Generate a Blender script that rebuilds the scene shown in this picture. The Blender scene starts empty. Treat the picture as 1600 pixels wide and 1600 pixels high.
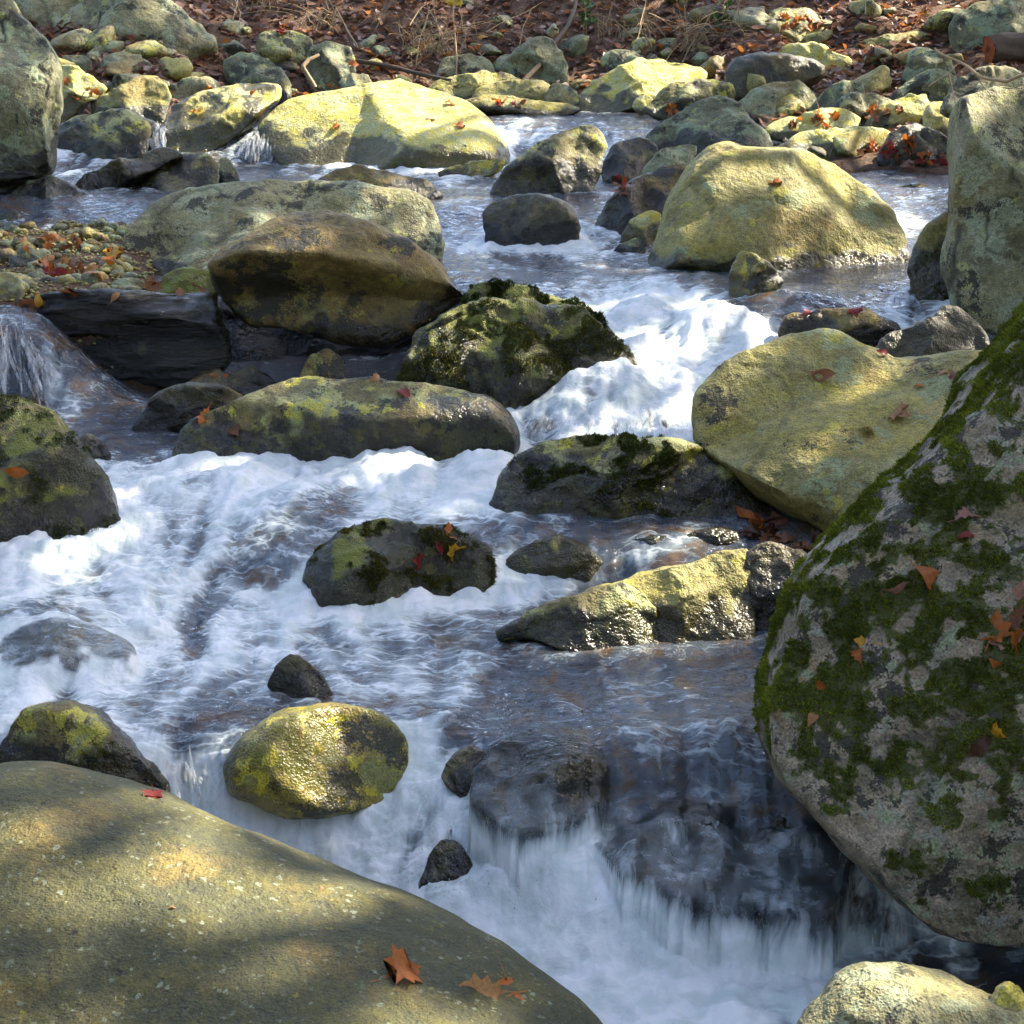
import bpy, math, random, zlib
import numpy as np
from mathutils import Vector

# ------------------------------------------------------------------ camera, sky, sun, exposure
random.seed(7); RNG = np.random.default_rng(7)
SC = bpy.context.scene
COL = SC.collection
H = 2.5                       # camera height over the lowest pool
PITCH = math.radians(16.0)
FPX = 2750.0                  # focal length in photo pixels (1600 wide)
CP, SP = math.cos(PITCH), math.sin(PITCH)
cam_d = bpy.data.cameras.new('camera'); cam = bpy.data.objects.new('camera', cam_d); COL.objects.link(cam)
cam.location = (0, 0, H); cam.rotation_euler = (math.radians(90) - PITCH, 0, 0)
cam_d.sensor_width = 36.0; cam_d.lens = 36.0 * FPX / 1600.0
cam_d.clip_start = 0.05; cam_d.clip_end = 500
SC.camera = cam

SUN = Vector((0.66, 0.30, 0.70)).normalized()       # towards the sun: high over the right bank, a little behind the scene
world = bpy.data.worlds.new('World'); SC.world = world; world.use_nodes = True
wn = world.node_tree.nodes; wl = world.node_tree.links
bg = wn['Background']
sky = wn.new('ShaderNodeTexSky'); sky.sky_type = 'NISHITA'; sky.sun_disc = False; sky.dust_density = 3.0; sky.ozone_density = 0.6
sky.sun_elevation = math.asin(SUN.z); sky.sun_rotation = math.atan2(SUN.x, SUN.y)
wl.new(sky.outputs[0], bg.inputs[0]); bg.inputs[1].default_value = 0.14
sun_d = bpy.data.lights.new('sun', 'SUN'); sun_d.energy = 5.0; sun_d.angle = math.radians(0.55); sun_d.color = (1.0, 0.90, 0.70)
sun_o = bpy.data.objects.new('sun', sun_d); COL.objects.link(sun_o)
sun_o.rotation_euler = SUN.to_track_quat('Z', 'Y').to_euler(); sun_o.location = (8, 10, 20)
SC.view_settings.view_transform = 'Standard'; SC.view_settings.look = 'None'
SC.view_settings.exposure = 2.1; SC.view_settings.gamma = 1.0; SC.view_settings.use_curve_mapping = False
SC.render.engine = 'CYCLES'
SC.cycles.use_denoising = True
SC.cycles.use_adaptive_sampling = True; SC.cycles.adaptive_threshold = 0.035; SC.cycles.adaptive_min_samples = 16; SC.cycles.use_light_tree = False
SC.cycles.max_bounces = 4; SC.cycles.transparent_max_bounces = 6; SC.cycles.diffuse_bounces = 2
SC.cycles.glossy_bounces = 2; SC.cycles.transmission_bounces = 2
SC.cycles.caustics_reflective = False; SC.cycles.caustics_refractive = False

# ------------------------------------------------------------------ numpy helpers
def _hash(ix, iy, iz, seed):
    h = (ix * 374761393 + iy * 668265263 + iz * 2147483647 + seed * 974634777) & 0xFFFFFFFF
    h = ((h ^ (h >> 13)) * 1274126177) & 0xFFFFFFFF
    return h ^ (h >> 16)
_G = np.array([[1,1,0],[-1,1,0],[1,-1,0],[-1,-1,0],[1,0,1],[-1,0,1],[1,0,-1],[-1,0,-1],
               [0,1,1],[0,-1,1],[0,1,-1],[0,-1,-1],[1,1,0],[-1,1,0],[0,-1,1],[0,-1,-1]], float)
def perlin(p, seed=0):
    p = np.asarray(p, float)
    i = np.floor(p).astype(np.int64); f = p - i
    w = f * f * f * (f * (f * 6 - 15) + 10)
    out = 0
    for dx in (0, 1):
        wx = w[:, 0] if dx else 1 - w[:, 0]
        for dy in (0, 1):
            wy = w[:, 1] if dy else 1 - w[:, 1]
            for dz in (0, 1):
                wz = w[:, 2] if dz else 1 - w[:, 2]
                g = _G[_hash(i[:, 0] + dx, i[:, 1] + dy, i[:, 2] + dz, seed) & 15]
                d = g[:, 0] * (f[:, 0] - dx) + g[:, 1] * (f[:, 1] - dy) + g[:, 2] * (f[:, 2] - dz)
                out = out + d * wx * wy * wz
    return out
def fbm(p, octv=4, seed=0, gain=0.5, lac=2.03, billow=False):
    p = np.asarray(p, float); a = 1.0; s = 0; t = 0
    for o in range(octv):
        n = perlin(p, seed + o * 17)
        if billow: n = np.abs(n) * 2 - 0.45
        s = s + a * n; t += a; a *= gain; p = p * lac + 3.7
    return s / t
def sstep(a, b, x):
    t = np.clip((x - a) / (b - a), 0, 1); return t * t * (3 - 2 * t)
def gsmooth(a, sig, axis):
    r = int(3 * sig) + 1; k = np.exp(-0.5 * (np.arange(-r, r + 1) / sig) ** 2); k /= k.sum()
    pad = [(0, 0)] * a.ndim; pad[axis] = (r, r); ap = np.pad(a, pad, mode='edge')
    return np.apply_along_axis(lambda m: np.convolve(m, k, mode='valid'), axis, ap)
def new_mesh(name, V, Q=None, T=None, mat=None, attrs=None, smooth=True):
    """V n x 3, Q quads m x 4, T triangles k x 3"""
    me = bpy.data.meshes.new(name)
    V = np.ascontiguousarray(V, dtype=np.float32)
    nq = 0 if Q is None else len(Q); nt = 0 if T is None else len(T)
    me.vertices.add(len(V)); me.vertices.foreach_set('co', V.ravel())
    me.loops.add(nq * 4 + nt * 3)
    idx = np.concatenate(([np.asarray(Q, np.int32).ravel()] if nq else []) + ([np.asarray(T, np.int32).ravel()] if nt else []))
    me.loops.foreach_set('vertex_index', np.ascontiguousarray(idx, dtype=np.int32))
    me.polygons.add(nq + nt)
    st = np.concatenate((np.arange(nq) * 4, nq * 4 + np.arange(nt) * 3)).astype(np.int32)
    me.polygons.foreach_set('loop_start', st)
    if smooth: me.polygons.foreach_set('use_smooth', np.ones(nq + nt, dtype=bool))
    me.update(calc_edges=True)
    for k, a in (attrs or {}).items():
        a = np.ascontiguousarray(a, dtype=np.float32)
        if a.ndim == 1:
            me.attributes.new(k, 'FLOAT', 'POINT').data.foreach_set('value', a)
        else:
            c = np.ones((len(a), 4), np.float32); c[:, :3] = a
            me.attributes.new(k, 'FLOAT_COLOR', 'POINT').data.foreach_set('color', c.ravel())
    if mat: me.materials.append(mat)
    return me
def link(name, me, parent=None, label=None, cat=None, group=None, kind=None, loc=None):
    o = bpy.data.objects.new(name, me); COL.objects.link(o)
    if loc is not None: o.location = loc
    if parent is not None: o.parent = parent
    if label: o['label'] = label
    if cat: o['category'] = cat
    if group: o['group'] = group
    if kind: o['kind'] = kind
    return o
def vnormals(V, Q):
    n = np.zeros_like(V)
    a = V[Q[:, 2]] - V[Q[:, 0]]; b = V[Q[:, 3]] - V[Q[:, 1]]
    fn = np.cross(a, b)
    for k in range(Q.shape[1]): np.add.at(n, Q[:, k], fn)
    return n / (np.linalg.norm(n, axis=1, keepdims=True) + 1e-12)
FWD = np.array([0, CP, -SP]); UPV = np.array([0, SP, CP]); RGT = np.array([1.0, 0, 0]); CAM = np.array([0, 0, H])
def P3(px, py, T):
    """the point of the place that the photo shows at (px, py) when it stands T metres along the view axis"""
    px = np.asarray(px, float); py = np.asarray(py, float); T = np.asarray(T, float)
    u = (px - 800) / FPX; v = (800 - py) / FPX
    return CAM + (T[..., None]) * (FWD + u[..., None] * RGT + v[..., None] * UPV)

# ------------------------------------------------------------------ stream profile: (row in the photo, water level, white water)
def yrow(py, z):
    v = (800 - py) / FPX; return (z - H) / (-SP + v * CP) * (CP + v * SP)
REAR_L = [(560,.70,.0),(440,1.03,.0),(400,1.08,.1),(370,1.12,.1),(310,1.30,.15),(258,1.31,.35),(206,1.54,.3),(188,1.55,.3),(165,1.56,.2),(150,1.57,.1)]
COLS = {
 -150: [(1750,-.1,.6),(1400,.05,.7),(1250,.22,.7),(1180,.33,.5),(1120,.37,.5),(1040,.38,.75),(1020,.40,.5),(975,.46,.35),(900,.46,.7),(870,.48,.8),(800,.58,.5),(700,.62,.3),(655,.63,.45),(500,1.05,.3),(480,1.07,.1),(440,1.08,.1),(370,1.12,.1),(310,1.30,.2),(258,1.31,.35),(206,1.54,.3),(165,1.56,.2),(150,1.57,.1)],
 60: [(1750,-.1,.6),(1400,.05,.7),(1250,.22,.7),(1180,.33,.45),(1120,.37,.5),(1040,.38,.8),(1020,.40,.6),(975,.46,.35),(900,.46,.75),(870,.48,.85),(800,.58,.5),(700,.62,.3),(655,.63,.45),(500,1.05,.3),(480,1.07,.1),(440,1.08,.1),(370,1.12,.1),(310,1.30,.2),(258,1.31,.35),(206,1.54,.3),(165,1.56,.2),(150,1.57,.1)],
 200: [(1750,-.1,.6),(1400,.02,.7),(1270,.2,.9),(1220,.285,.6),(1130,.37,.35),(1040,.38,.7),(960,.41,.6),(905,.44,.8),(890,.47,.55),(820,.55,.55),(760,.61,.8),(730,.62,.5),(690,.62,.05),(655,.63,.05),(600,.66,.05)] + REAR_L,
 330: [(1750,-.1,.6),(1420,0,.8),(1290,.15,1),(1255,.2,.95),(1180,.335,.4),(1110,.38,.3),(1040,.38,.6),(960,.4,.65),(930,.41,.9),(912,.445,.6),(820,.56,.7),(750,.61,.85),(725,.62,.5),(700,.62,.15),(655,.63,.05),(600,.66,.05)] + REAR_L,
 470: [(1750,-.1,.6),(1420,0,.9),(1300,.13,1),(1260,.19,1),(1200,.3,.5),(1130,.375,.3),(1080,.38,.3),(1040,.385,.5),(950,.4,.65),(935,.41,.95),(915,.455,.4),(830,.57,.5),(760,.62,.9),(725,.63,.8),(690,.63,.3),(600,.68,.05)] + REAR_L,
 620: [(1750,-.02,.7),(1450,.03,.8),(1400,.06,.7),(1330,.12,.85),(1270,.17,1),(1240,.2,.95),(1200,.28,.6),(1120,.37,.3),(1080,.38,.35),(1030,.385,.4),(960,.39,.5),(935,.4,.9),(900,.45,.3),(820,.58,.4),(760,.62,.8),(735,.63,.95),(700,.64,.8),(600,.70,.2)] + REAR_L[:-5] + [(265,1.31,.7),(250,1.33,.6),(206,1.54,.3),(165,1.56,.2),(150,1.57,.1)],
 760: [(1750,0,.7),(1450,.05,.9),(1405,.08,.95),(1385,.10,.75),(1300,.22,.5),(1220,.33,.3),(1150,.395,.25),(1100,.39,.35),(1030,.39,.35),(960,.395,.3),(940,.40,.85),(925,.42,.6),(900,.46,.3),(850,.55,.25),(810,.60,.3),(790,.61,.6),(740,.63,.95),(710,.65,1),(690,.67,.95),(650,.72,.9),(600,.78,.5),(520,.95,.3),(470,1.04,.3),(440,1.06,.2),(400,1.08,.45),(385,1.09,.9),(375,1.12,.6),(310,1.27,.2),(265,1.31,.5),(240,1.36,.7),(200,1.52,.6),(185,1.55,.3),(165,1.56,.2),(150,1.57,.1)],
 860: [(1750,-.06,.7),(1470,.01,.9),(1430,.05,.85),(1400,.09,0.8),(1350,.155,0.55),(1300,.225,0.35),(1250,.29,.07),(1200,.345,.06),(1150,.40,.12),(1100,.395,.35),(1030,.395,.3),(960,.395,.2),(930,.41,.7),(900,.45,.5),(850,.55,.25),(825,.59,.2),(800,.61,.25),(740,.63,.7),(700,.66,.95),(640,.74,.95),(600,.8,.75),(560,.86,.5),(520,.94,.5),(470,1.03,.6),(450,1.06,.35),(400,1.08,.35),(385,1.09,.85),(375,1.12,.6),(320,1.27,.3),(300,1.3,.2),(265,1.31,.3),(245,1.34,.6),(210,1.5,.6),(190,1.55,.3),(165,1.56,.2),(150,1.57,.1)],
 960: [(1750,-.06,.7),(1470,.01,.95),(1430,.05,.85),(1400,.09,0.7),(1350,.155,0.5),(1300,.225,0.3),(1250,.29,.07),(1200,.345,.06),(1150,.40,.12),(1090,.40,.3),(1030,.40,.2),(960,.40,.1),(930,.41,.2),(880,.5,.4),(850,.56,.2),(820,.6,.1),(790,.61,.1),(740,.63,.6),(700,.66,1),(660,.72,.8),(600,.82,.75),(560,.87,.95),(520,.94,1),(480,1.0,1),(455,1.05,.5),(430,1.07,.25),(395,1.08,.35),(380,1.1,.5),(320,1.27,.2),(300,1.3,.15),(265,1.31,.2),(250,1.34,.4),(210,1.5,.4),(190,1.55,.3),(165,1.56,.2),(150,1.57,.1)],
 1050: [(1750,-.06,.6),(1470,.01,.9),(1430,.05,.85),(1400,.09,0.6),(1350,.155,0.3),(1300,.225,0.12),(1250,.29,.07),(1200,.345,.06),(1150,.40,.12),(1110,.41,.3),(1060,.41,.25),(1020,.41,.06),(960,.41,.04),(900,.48,.1),(860,.55,.2),(820,.6,.05),(790,.61,.05),(750,.63,.2),(700,.68,1),(640,.76,1),(600,.83,.7),(570,.87,.9),(520,.95,1),(480,1.0,1),(450,1.06,.25),(430,1.07,.15),(395,1.08,.3),(370,1.12,.3),(320,1.27,.15),(300,1.3,.15),(265,1.31,.2),(250,1.34,.3),(210,1.5,.3),(190,1.55,.25),(165,1.56,.2),(150,1.57,.1)],
 1150: [(1750,-.05,.5),(1480,.0,.85),(1430,.05,.85),(1400,.09,0.4),(1350,.155,0.15),(1300,.225,0.08),(1250,.29,.07),(1200,.345,.06),(1150,.41,.12),(1130,.42,.3),(1100,.42,.15),(1040,.415,.04),(990,.41,.0),(900,.48,.0),(860,.55,.0),(820,.6,.05),(790,.61,.05),(740,.64,.6),(700,.7,.9),(600,.84,.9),(560,.89,1),(520,.96,1),(500,1.0,.7),(470,1.05,.15),(440,1.07,.08),(395,1.08,.12),(370,1.13,.2),(320,1.26,.1),(270,1.31,.1),(210,1.5,.1),(165,1.56,.1),(150,1.57,.1)],
 1260: [(1750,-.06,.4),(1500,-.0,.7),(1440,.05,.7),(1405,.09,.5),(1340,.20,.3),(1290,.27,.12),(1230,.345,.1),(1150,.42,.12),(1120,.43,.25),(1080,.43,.08),(1000,.42,0),(860,.55,0),(820,.6,0),(700,.68,0),(560,.87,.5),(520,.95,.8),(500,.99,.4),(470,1.05,.08),(440,1.07,.05),(400,1.08,.05),(380,1.1,.2),(345,1.18,.2),(320,1.25,.1),(270,1.3,.1),(210,1.5,.1),(165,1.56,.1),(150,1.57,.1)],
 1400: [(1750,-.1,.3),(1560,-.03,.35),(1480,0,.55),(1440,.05,.65),(1330,.22,.5),(1250,.33,.15),(1150,.43,.1),(1100,.44,.1),(1000,.43,0),(820,.6,0),(700,.68,0),(560,.87,.2),(530,.92,.5),(510,.95,.6),(450,1.06,.3),(440,1.08,.1),(400,1.09,.05),(380,1.12,.3),(350,1.2,.45),(320,1.26,.15),(300,1.29,.3),(270,1.31,.1),(210,1.5,.1),(165,1.56,.1),(150,1.57,.1)],
 1750: [(1750,-.1,.2),(1560,-.03,.25),(1480,0,.3),(1440,.05,.3),(1330,.22,.3),(1250,.33,.1),(1150,.43,.05),(1100,.44,.0),(1000,.43,0),(820,.6,0),(700,.68,0),(560,.87,.1),(510,.95,.2),(450,1.06,.2),(400,1.09,.05),(350,1.2,.2),(300,1.29,.1),(270,1.31,.1),(210,1.5,.1),(165,1.56,.1),(150,1.57,.1)],
}
PXG = np.linspace(-900, 2500, 171); YG = np.geomspace(3.0, 26.0, 900)
def _tables():
    ck = sorted(COLS); zc = []; fc = []
    for c in ck:
        k = COLS[c]; ys = np.array([yrow(p, z) for p, z, f in k]); zs = np.array([a[1] for a in k]); fs = np.array([a[2] for a in k])
        bad = np.where(np.diff(ys) <= 0)[0]
        for b in bad: print('profile not monotone', c, k[b], k[b + 1], ys[b], ys[b + 1])
        ys = np.maximum.accumulate(ys + np.arange(len(ys)) * 1e-6)
        zc.append(np.interp(YG, ys, zs)); fc.append(np.interp(YG, ys, fs))
    zc = np.array(zc); fc = np.array(fc)
    Z = np.empty((len(PXG), len(YG))); Fm = np.empty_like(Z)
    for j in range(len(YG)):
        Z[:, j] = np.interp(PXG, ck, zc[:, j]); Fm[:, j] = np.interp(PXG, ck, fc[:, j])
    Z = gsmooth(gsmooth(Z, 1.4, 0), 3.0, 1); Fm = gsmooth(gsmooth(Fm, 1.2, 0), 2.5, 1)
    return Z, Fm
ZT, FT = _tables()
_lY0, _lYd = math.log(YG[0]), math.log(YG[1]) - math.log(YG[0])
def tab(T, px, y):
    a = np.clip((px - PXG[0]) / (PXG[1] - PXG[0]), 0, len(PXG) - 1.001); b = np.clip((np.log(np.maximum(y, 1e-3)) - _lY0) / _lYd, 0, len(YG) - 1.001)
    i = a.astype(int); j = b.astype(int); fa = a - i; fb = b - j
    return (T[i, j] * (1 - fa) + T[i + 1, j] * fa) * (1 - fb) + (T[i, j + 1] * (1 - fa) + T[i + 1, j + 1] * fa) * fb
def col_of(x, y):
    z = np.full(np.shape(x), 0.8)
    for _ in range(4):
        d = np.maximum(y * CP + (H - z) * SP, 0.6); px = 800 + FPX * x / d; z = tab(ZT, px, y)
    return px, z
def zw(x, y): return col_of(np.asarray(x, float), np.asarray(y, float))[1]
def ground_z(x, y, detail=True):
    x = np.asarray(x, float); y = np.asarray(y, float)
    px, z = col_of(x, y)
    q = np.stack([x, y, 0 * x], -1)
    bed = z - 0.24
    ys = np.interp(px, [-400, 250, 350, 900, 1080, 1200, 1320, 2200], [15.5, 15.8, 16.8, 17.6, 17.2, 14.6, 13.4, 12.0])
    sl = np.interp(px, [-400, 300, 900, 1080, 1250, 2200], [.30, .38, .42, .36, .15, .15])
    dy = y - ys
    bank = np.where(dy > 0, tab(ZT, px, ys) + 0.02 + sl * dy + 0.25 * np.maximum(dy - 4.5, 0) * np.exp(-np.maximum(dy - 4.5, 0) / 12), -9)
    bar = 1.10 + 0.03 * (y - 9) - 4 * np.maximum(0, x + 0.205 * y) - 3 * np.maximum(0, 8.7 - y) - 3 * np.maximum(0, y - 11.7)
    xl = -(0.335 * np.maximum(y, 3) + .4); xr = 0.335 * np.maximum(y, 3) + .4
    side = z - .1 + 0.35 * np.maximum(0, xl - x) + 0.35 * np.maximum(0, x - xr)
    side = np.where((x < xl) | (x > xr), side, -9)
    g = np.maximum(np.maximum(bed, bank), np.maximum(bar, side))
    if detail: g = g + 0.10 * fbm(q.reshape(-1, 3) * 1.1, 4, 3).reshape(x.shape) + 0.03 * fbm(q.reshape(-1, 3) * 6, 3, 5).reshape(x.shape)
    return np.where(g > 3.4, 3.4 + 1.2 * (1 - np.exp(-(g - 3.4) / 1.2)), g)
def contact(px, py):
    """view-axis distance where the line of sight through (px, py) meets water or ground"""
    T = np.geomspace(3.2, 32, 420); p = P3(np.full(T.shape, px), np.full(T.shape, py), T)
    top = np.maximum(zw(p[:, 0], p[:, 1]), ground_z(p[:, 0], p[:, 1], False))
    h = np.where(p[:, 2] < top)[0]
    return float(T[h[0]]) if len(h) else 22.0

# ------------------------------------------------------------------ materials
class NT:
    def __init__(s, name):
        s.m = bpy.data.materials.new(name); s.m.use_nodes = True; s.t = s.m.node_tree; s.t.nodes.clear()
        s.out = s.t.nodes.new('ShaderNodeOutputMaterial')
    def n(s, typ, **k):
        nd = s.t.nodes.new('ShaderNode' + typ)
        for a, b in k.items(): setattr(nd, a, b)
        return nd
    def l(s, a, b): s.t.links.new(a, b)
    def put(s, sock, v):
        if hasattr(v, 'links') or isinstance(v, bpy.types.NodeSocket): s.l(v, sock)
        elif isinstance(v, (tuple, list)):
            sock.default_value = tuple(v) + ((1,) if len(v) == 3 and sock.type == 'RGBA' else ())
        else: sock.default_value = v
    def pos(s): return s.n('NewGeometry').outputs['Position']
    def nrm(s): return s.n('NewGeometry').outputs['Normal']
    def math(s, op, a, b=0.0, c=None, clamp=False):
        nd = s.n('Math', operation=op, use_clamp=clamp); s.put(nd.inputs[0], a); s.put(nd.inputs[1], b)
        if c is not None: s.put(nd.inputs[2], c)
        return nd.outputs[0]
    def vmul(s, v, k):
        nd = s.n('VectorMath', operation='MULTIPLY'); s.put(nd.inputs[0], v); nd.inputs[1].default_value = k; return nd.outputs[0]
    def vadd(s, v, k):
        nd = s.n('VectorMath', operation='ADD'); s.put(nd.inputs[0], v); s.put(nd.inputs[1], k); return nd.outputs[0]
    def noise(s, v, scale, detail=5, rough=.55, dist=0.0, col=False):
        nd = s.n('TexNoise'); s.put(nd.inputs['Vector'], v); nd.inputs['Scale'].default_value = scale
        nd.inputs['Detail'].default_value = detail; nd.inputs['Roughness'].default_value = rough; nd.inputs['Distortion'].default_value = dist
        return nd.outputs['Color' if col else 'Fac']
    def vor(s, v, scale, feat='F1', out='Distance'):
        nd = s.n('TexVoronoi', feature=feat); s.put(nd.inputs['Vector'], v); nd.inputs['Scale'].default_value = scale; return nd.outputs[out]
    def ss(s, x, a, b, lo=0.0, hi=1.0):
        nd = s.n('MapRange', interpolation_type='SMOOTHSTEP'); s.put(nd.inputs['Value'], x)
        nd.inputs['From Min'].default_value = a; nd.inputs['From Max'].default_value = b
        nd.inputs['To Min'].default_value = lo; nd.inputs['To Max'].default_value = hi; return nd.outputs[0]
    def mix(s, f, a, b, bt='MIX'):
        nd = s.n('Mix', data_type='RGBA', blend_type=bt); s.put(nd.inputs[0], f); s.put(nd.inputs[6], a); s.put(nd.inputs[7], b); return nd.outputs[2]
    def attr(s, name, out='Fac'): return s.n('Attribute', attribute_name=name).outputs[out]
    def bump(s, h, strength, dist, nrm=None):
        nd = s.n('Bump'); s.put(nd.inputs['Height'], h); nd.inputs['Strength'].default_value = strength; nd.inputs['Distance'].default_value = dist
        if nrm is not None: s.l(nrm, nd.inputs['Normal'])
        return nd.outputs[0]
    def bsdf(s, col, rough, nrm=None, spec=.4):
        nd = s.n('BsdfPrincipled'); s.put(nd.inputs['Base Color'], col); s.put(nd.inputs['Roughness'], rough); s.put(nd.inputs['Specular IOR Level'], spec)
        if nrm is not None: s.l(nrm, nd.inputs['Normal'])
        return nd
    def done(s, sh): s.l(sh, s.out.inputs['Surface']); return s.m

def rock_mat(name, a, b, c, lich=(.34,.38,.24), lich_t=.62, lich_s=5.0, lich2=(.42,.42,.10), lich2_t=.72, dark_t=.66, dark_s=4.0,
             speck=0.0, moss=0.0, mossc=(.035,.06,.008), rough=.75, bscale=1.0, streak=(1,1,1), gloss=0.0, ochre=.3, wetshade_dark=.16):
    k = NT(name); p0 = k.pos(); p = k.vmul(p0, streak)
    n1 = k.noise(p, 1.7, 3, .62); n2 = k.noise(p, 7.0, 4, .68); n3 = k.noise(p, 34.0, 3, .62); n4 = k.noise(p, 150.0, 1, .6)
    col = k.mix(k.ss(n1, .38, .62), a, b)
    col = k.mix(k.ss(n2, .42, .66, 0, .85), col, c)
    och = k.noise(k.vadd(p, (3.1, 7.7, 1.3)), 3.2, 3, .6)
    col = k.mix(k.ss(och, .52, .68, 0, ochre), col, (.26, .17, .045))
    col = k.mix(k.ss(n3, .34, .66, 0, .8), col, k.mix(1.0, col, (1.65, 1.6, 1.45), 'MULTIPLY'))
    # crustose lichen with lobed, sharp edges
    e = k.noise(k.vadd(p0, (11.3, 2.2, 5.1)), lich_s, 4, .6); e2 = k.math('ADD', e, k.math('MULTIPLY', k.math('SUBTRACT', n3, .5), .22))
    lich_t -= .045; lich2_t -= .045; dark_t -= .05
    lm = k.ss(e2, lich_t, lich_t + .035, 0, .9); col = k.mix(lm, col, k.mix(k.ss(n3, .3, .7), lich, tuple(x * .68 for x in lich)))
    f = k.noise(k.vadd(p0, (1.7, 9.4, 8.8)), lich_s * 2.1, 3, .58); f2 = k.math('ADD', f, k.math('MULTIPLY', k.math('SUBTRACT', n3, .5), .2))
    lm2 = k.ss(f2, lich2_t, lich2_t + .03, 0, .9); col = k.mix(lm2, col, lich2)
    # round pale lichen discs
    if speck > 0:
        vd = k.n('TexVoronoi', feature='F1'); k.put(vd.inputs['Vector'], k.vadd(p0, k.vmul(k.noise(p0, 60, 3, .5, 0, True), (.03, .03, .03)))); vd.inputs['Scale'].default_value = 46.0
        rr = k.n('SeparateColor'); k.l(vd.outputs['Color'], rr.inputs[0])
        th = k.math('MULTIPLY', k.math('POWER', rr.outputs[0], 1.8), .40)
        sm = k.math('MULTIPLY', k.math('LESS_THAN', vd.outputs['Distance'], th), k.ss(n2, .36, .60, 0, speck))
        col = k.mix(sm, col, (.34, .40, .30))
    # dark crusts and pits
    d = k.noise(k.vadd(p, (5.5, 1.1, 2.9)), dark_s, 6, .70); d2 = k.math('ADD', d, k.math('MULTIPLY', k.math('SUBTRACT', n4, .5), .12))
    dm = k.ss(d2, dark_t, dark_t + .05, 0, .9); col = k.mix(dm, col, (.022, .022, .014))
    pit = k.ss(k.noise(p0, 62.0, 1, .6), .66, .76); col = k.mix(k.math('MULTIPLY', pit, .6), col, (.03, .028, .018))
    sep = k.n('SeparateXYZ'); k.l(k.nrm(), sep.inputs[0])
    col = k.mix(k.math('MULTIPLY', k.attr('crk'), .85), col, (.018, .016, .010))
    if moss > 0:
        g = k.noise(k.vadd(p0, (2.2, 4.4, 6.6)), 5.5, 6, .70)
        gm = k.math('ADD', g, k.math('MULTIPLY', k.math('SUBTRACT', sep.outputs[2], .3), .18)); mm = k.ss(gm, .62 - moss * .2, .68 - moss * .2)
        col = k.mix(mm, col, k.mix(n4, mossc, tuple(x * 2.6 for x in mossc)))
    else: mm = None
    am = k.ss(k.math('ADD', k.attr('moss'), k.math('MULTIPLY', k.math('SUBTRACT', n3, .5), 1.6)), .38, .80, 0, .9)
    col = k.mix(am, col, k.mix(n4, (.034, .044, .007), (.090, .105, .014)))
    col = k.mix(k.ss(n4, .30, .70, 0, .75), col, k.mix(1.0, col, (.45, .44, .42), 'MULTIPLY'))
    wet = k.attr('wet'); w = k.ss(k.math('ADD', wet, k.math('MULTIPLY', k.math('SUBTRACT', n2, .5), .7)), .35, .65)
    col = k.mix(w, col, k.mix(1.0, col, (wetshade_dark, wetshade_dark * .97, wetshade_dark * .85), 'MULTIPLY'))  # wet stone, and shade painted onto the lower halves of the rocks
    ro = k.math('SUBTRACT', rough - gloss, k.math('MULTIPLY', w, rough - gloss - .22))
    ro = k.math('ADD', ro, k.math('MULTIPLY', k.math('SUBTRACT', n3, .5), .25), clamp=True)
    h = k.math('ADD', k.math('MULTIPLY', n2, .5), k.math('MULTIPLY', n3, .28)); h = k.math('ADD', h, k.math('MULTIPLY', n4, .10))
    h = k.math('SUBTRACT', h, k.math('MULTIPLY', pit, .07));
    if mm is not None: h = k.math('ADD', h, k.math('MULTIPLY', n4, .15))
    bs = k.bsdf(col, ro, k.bump(h, .75, .06 * bscale), .45)
    return k.done(bs.outputs[0])

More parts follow.
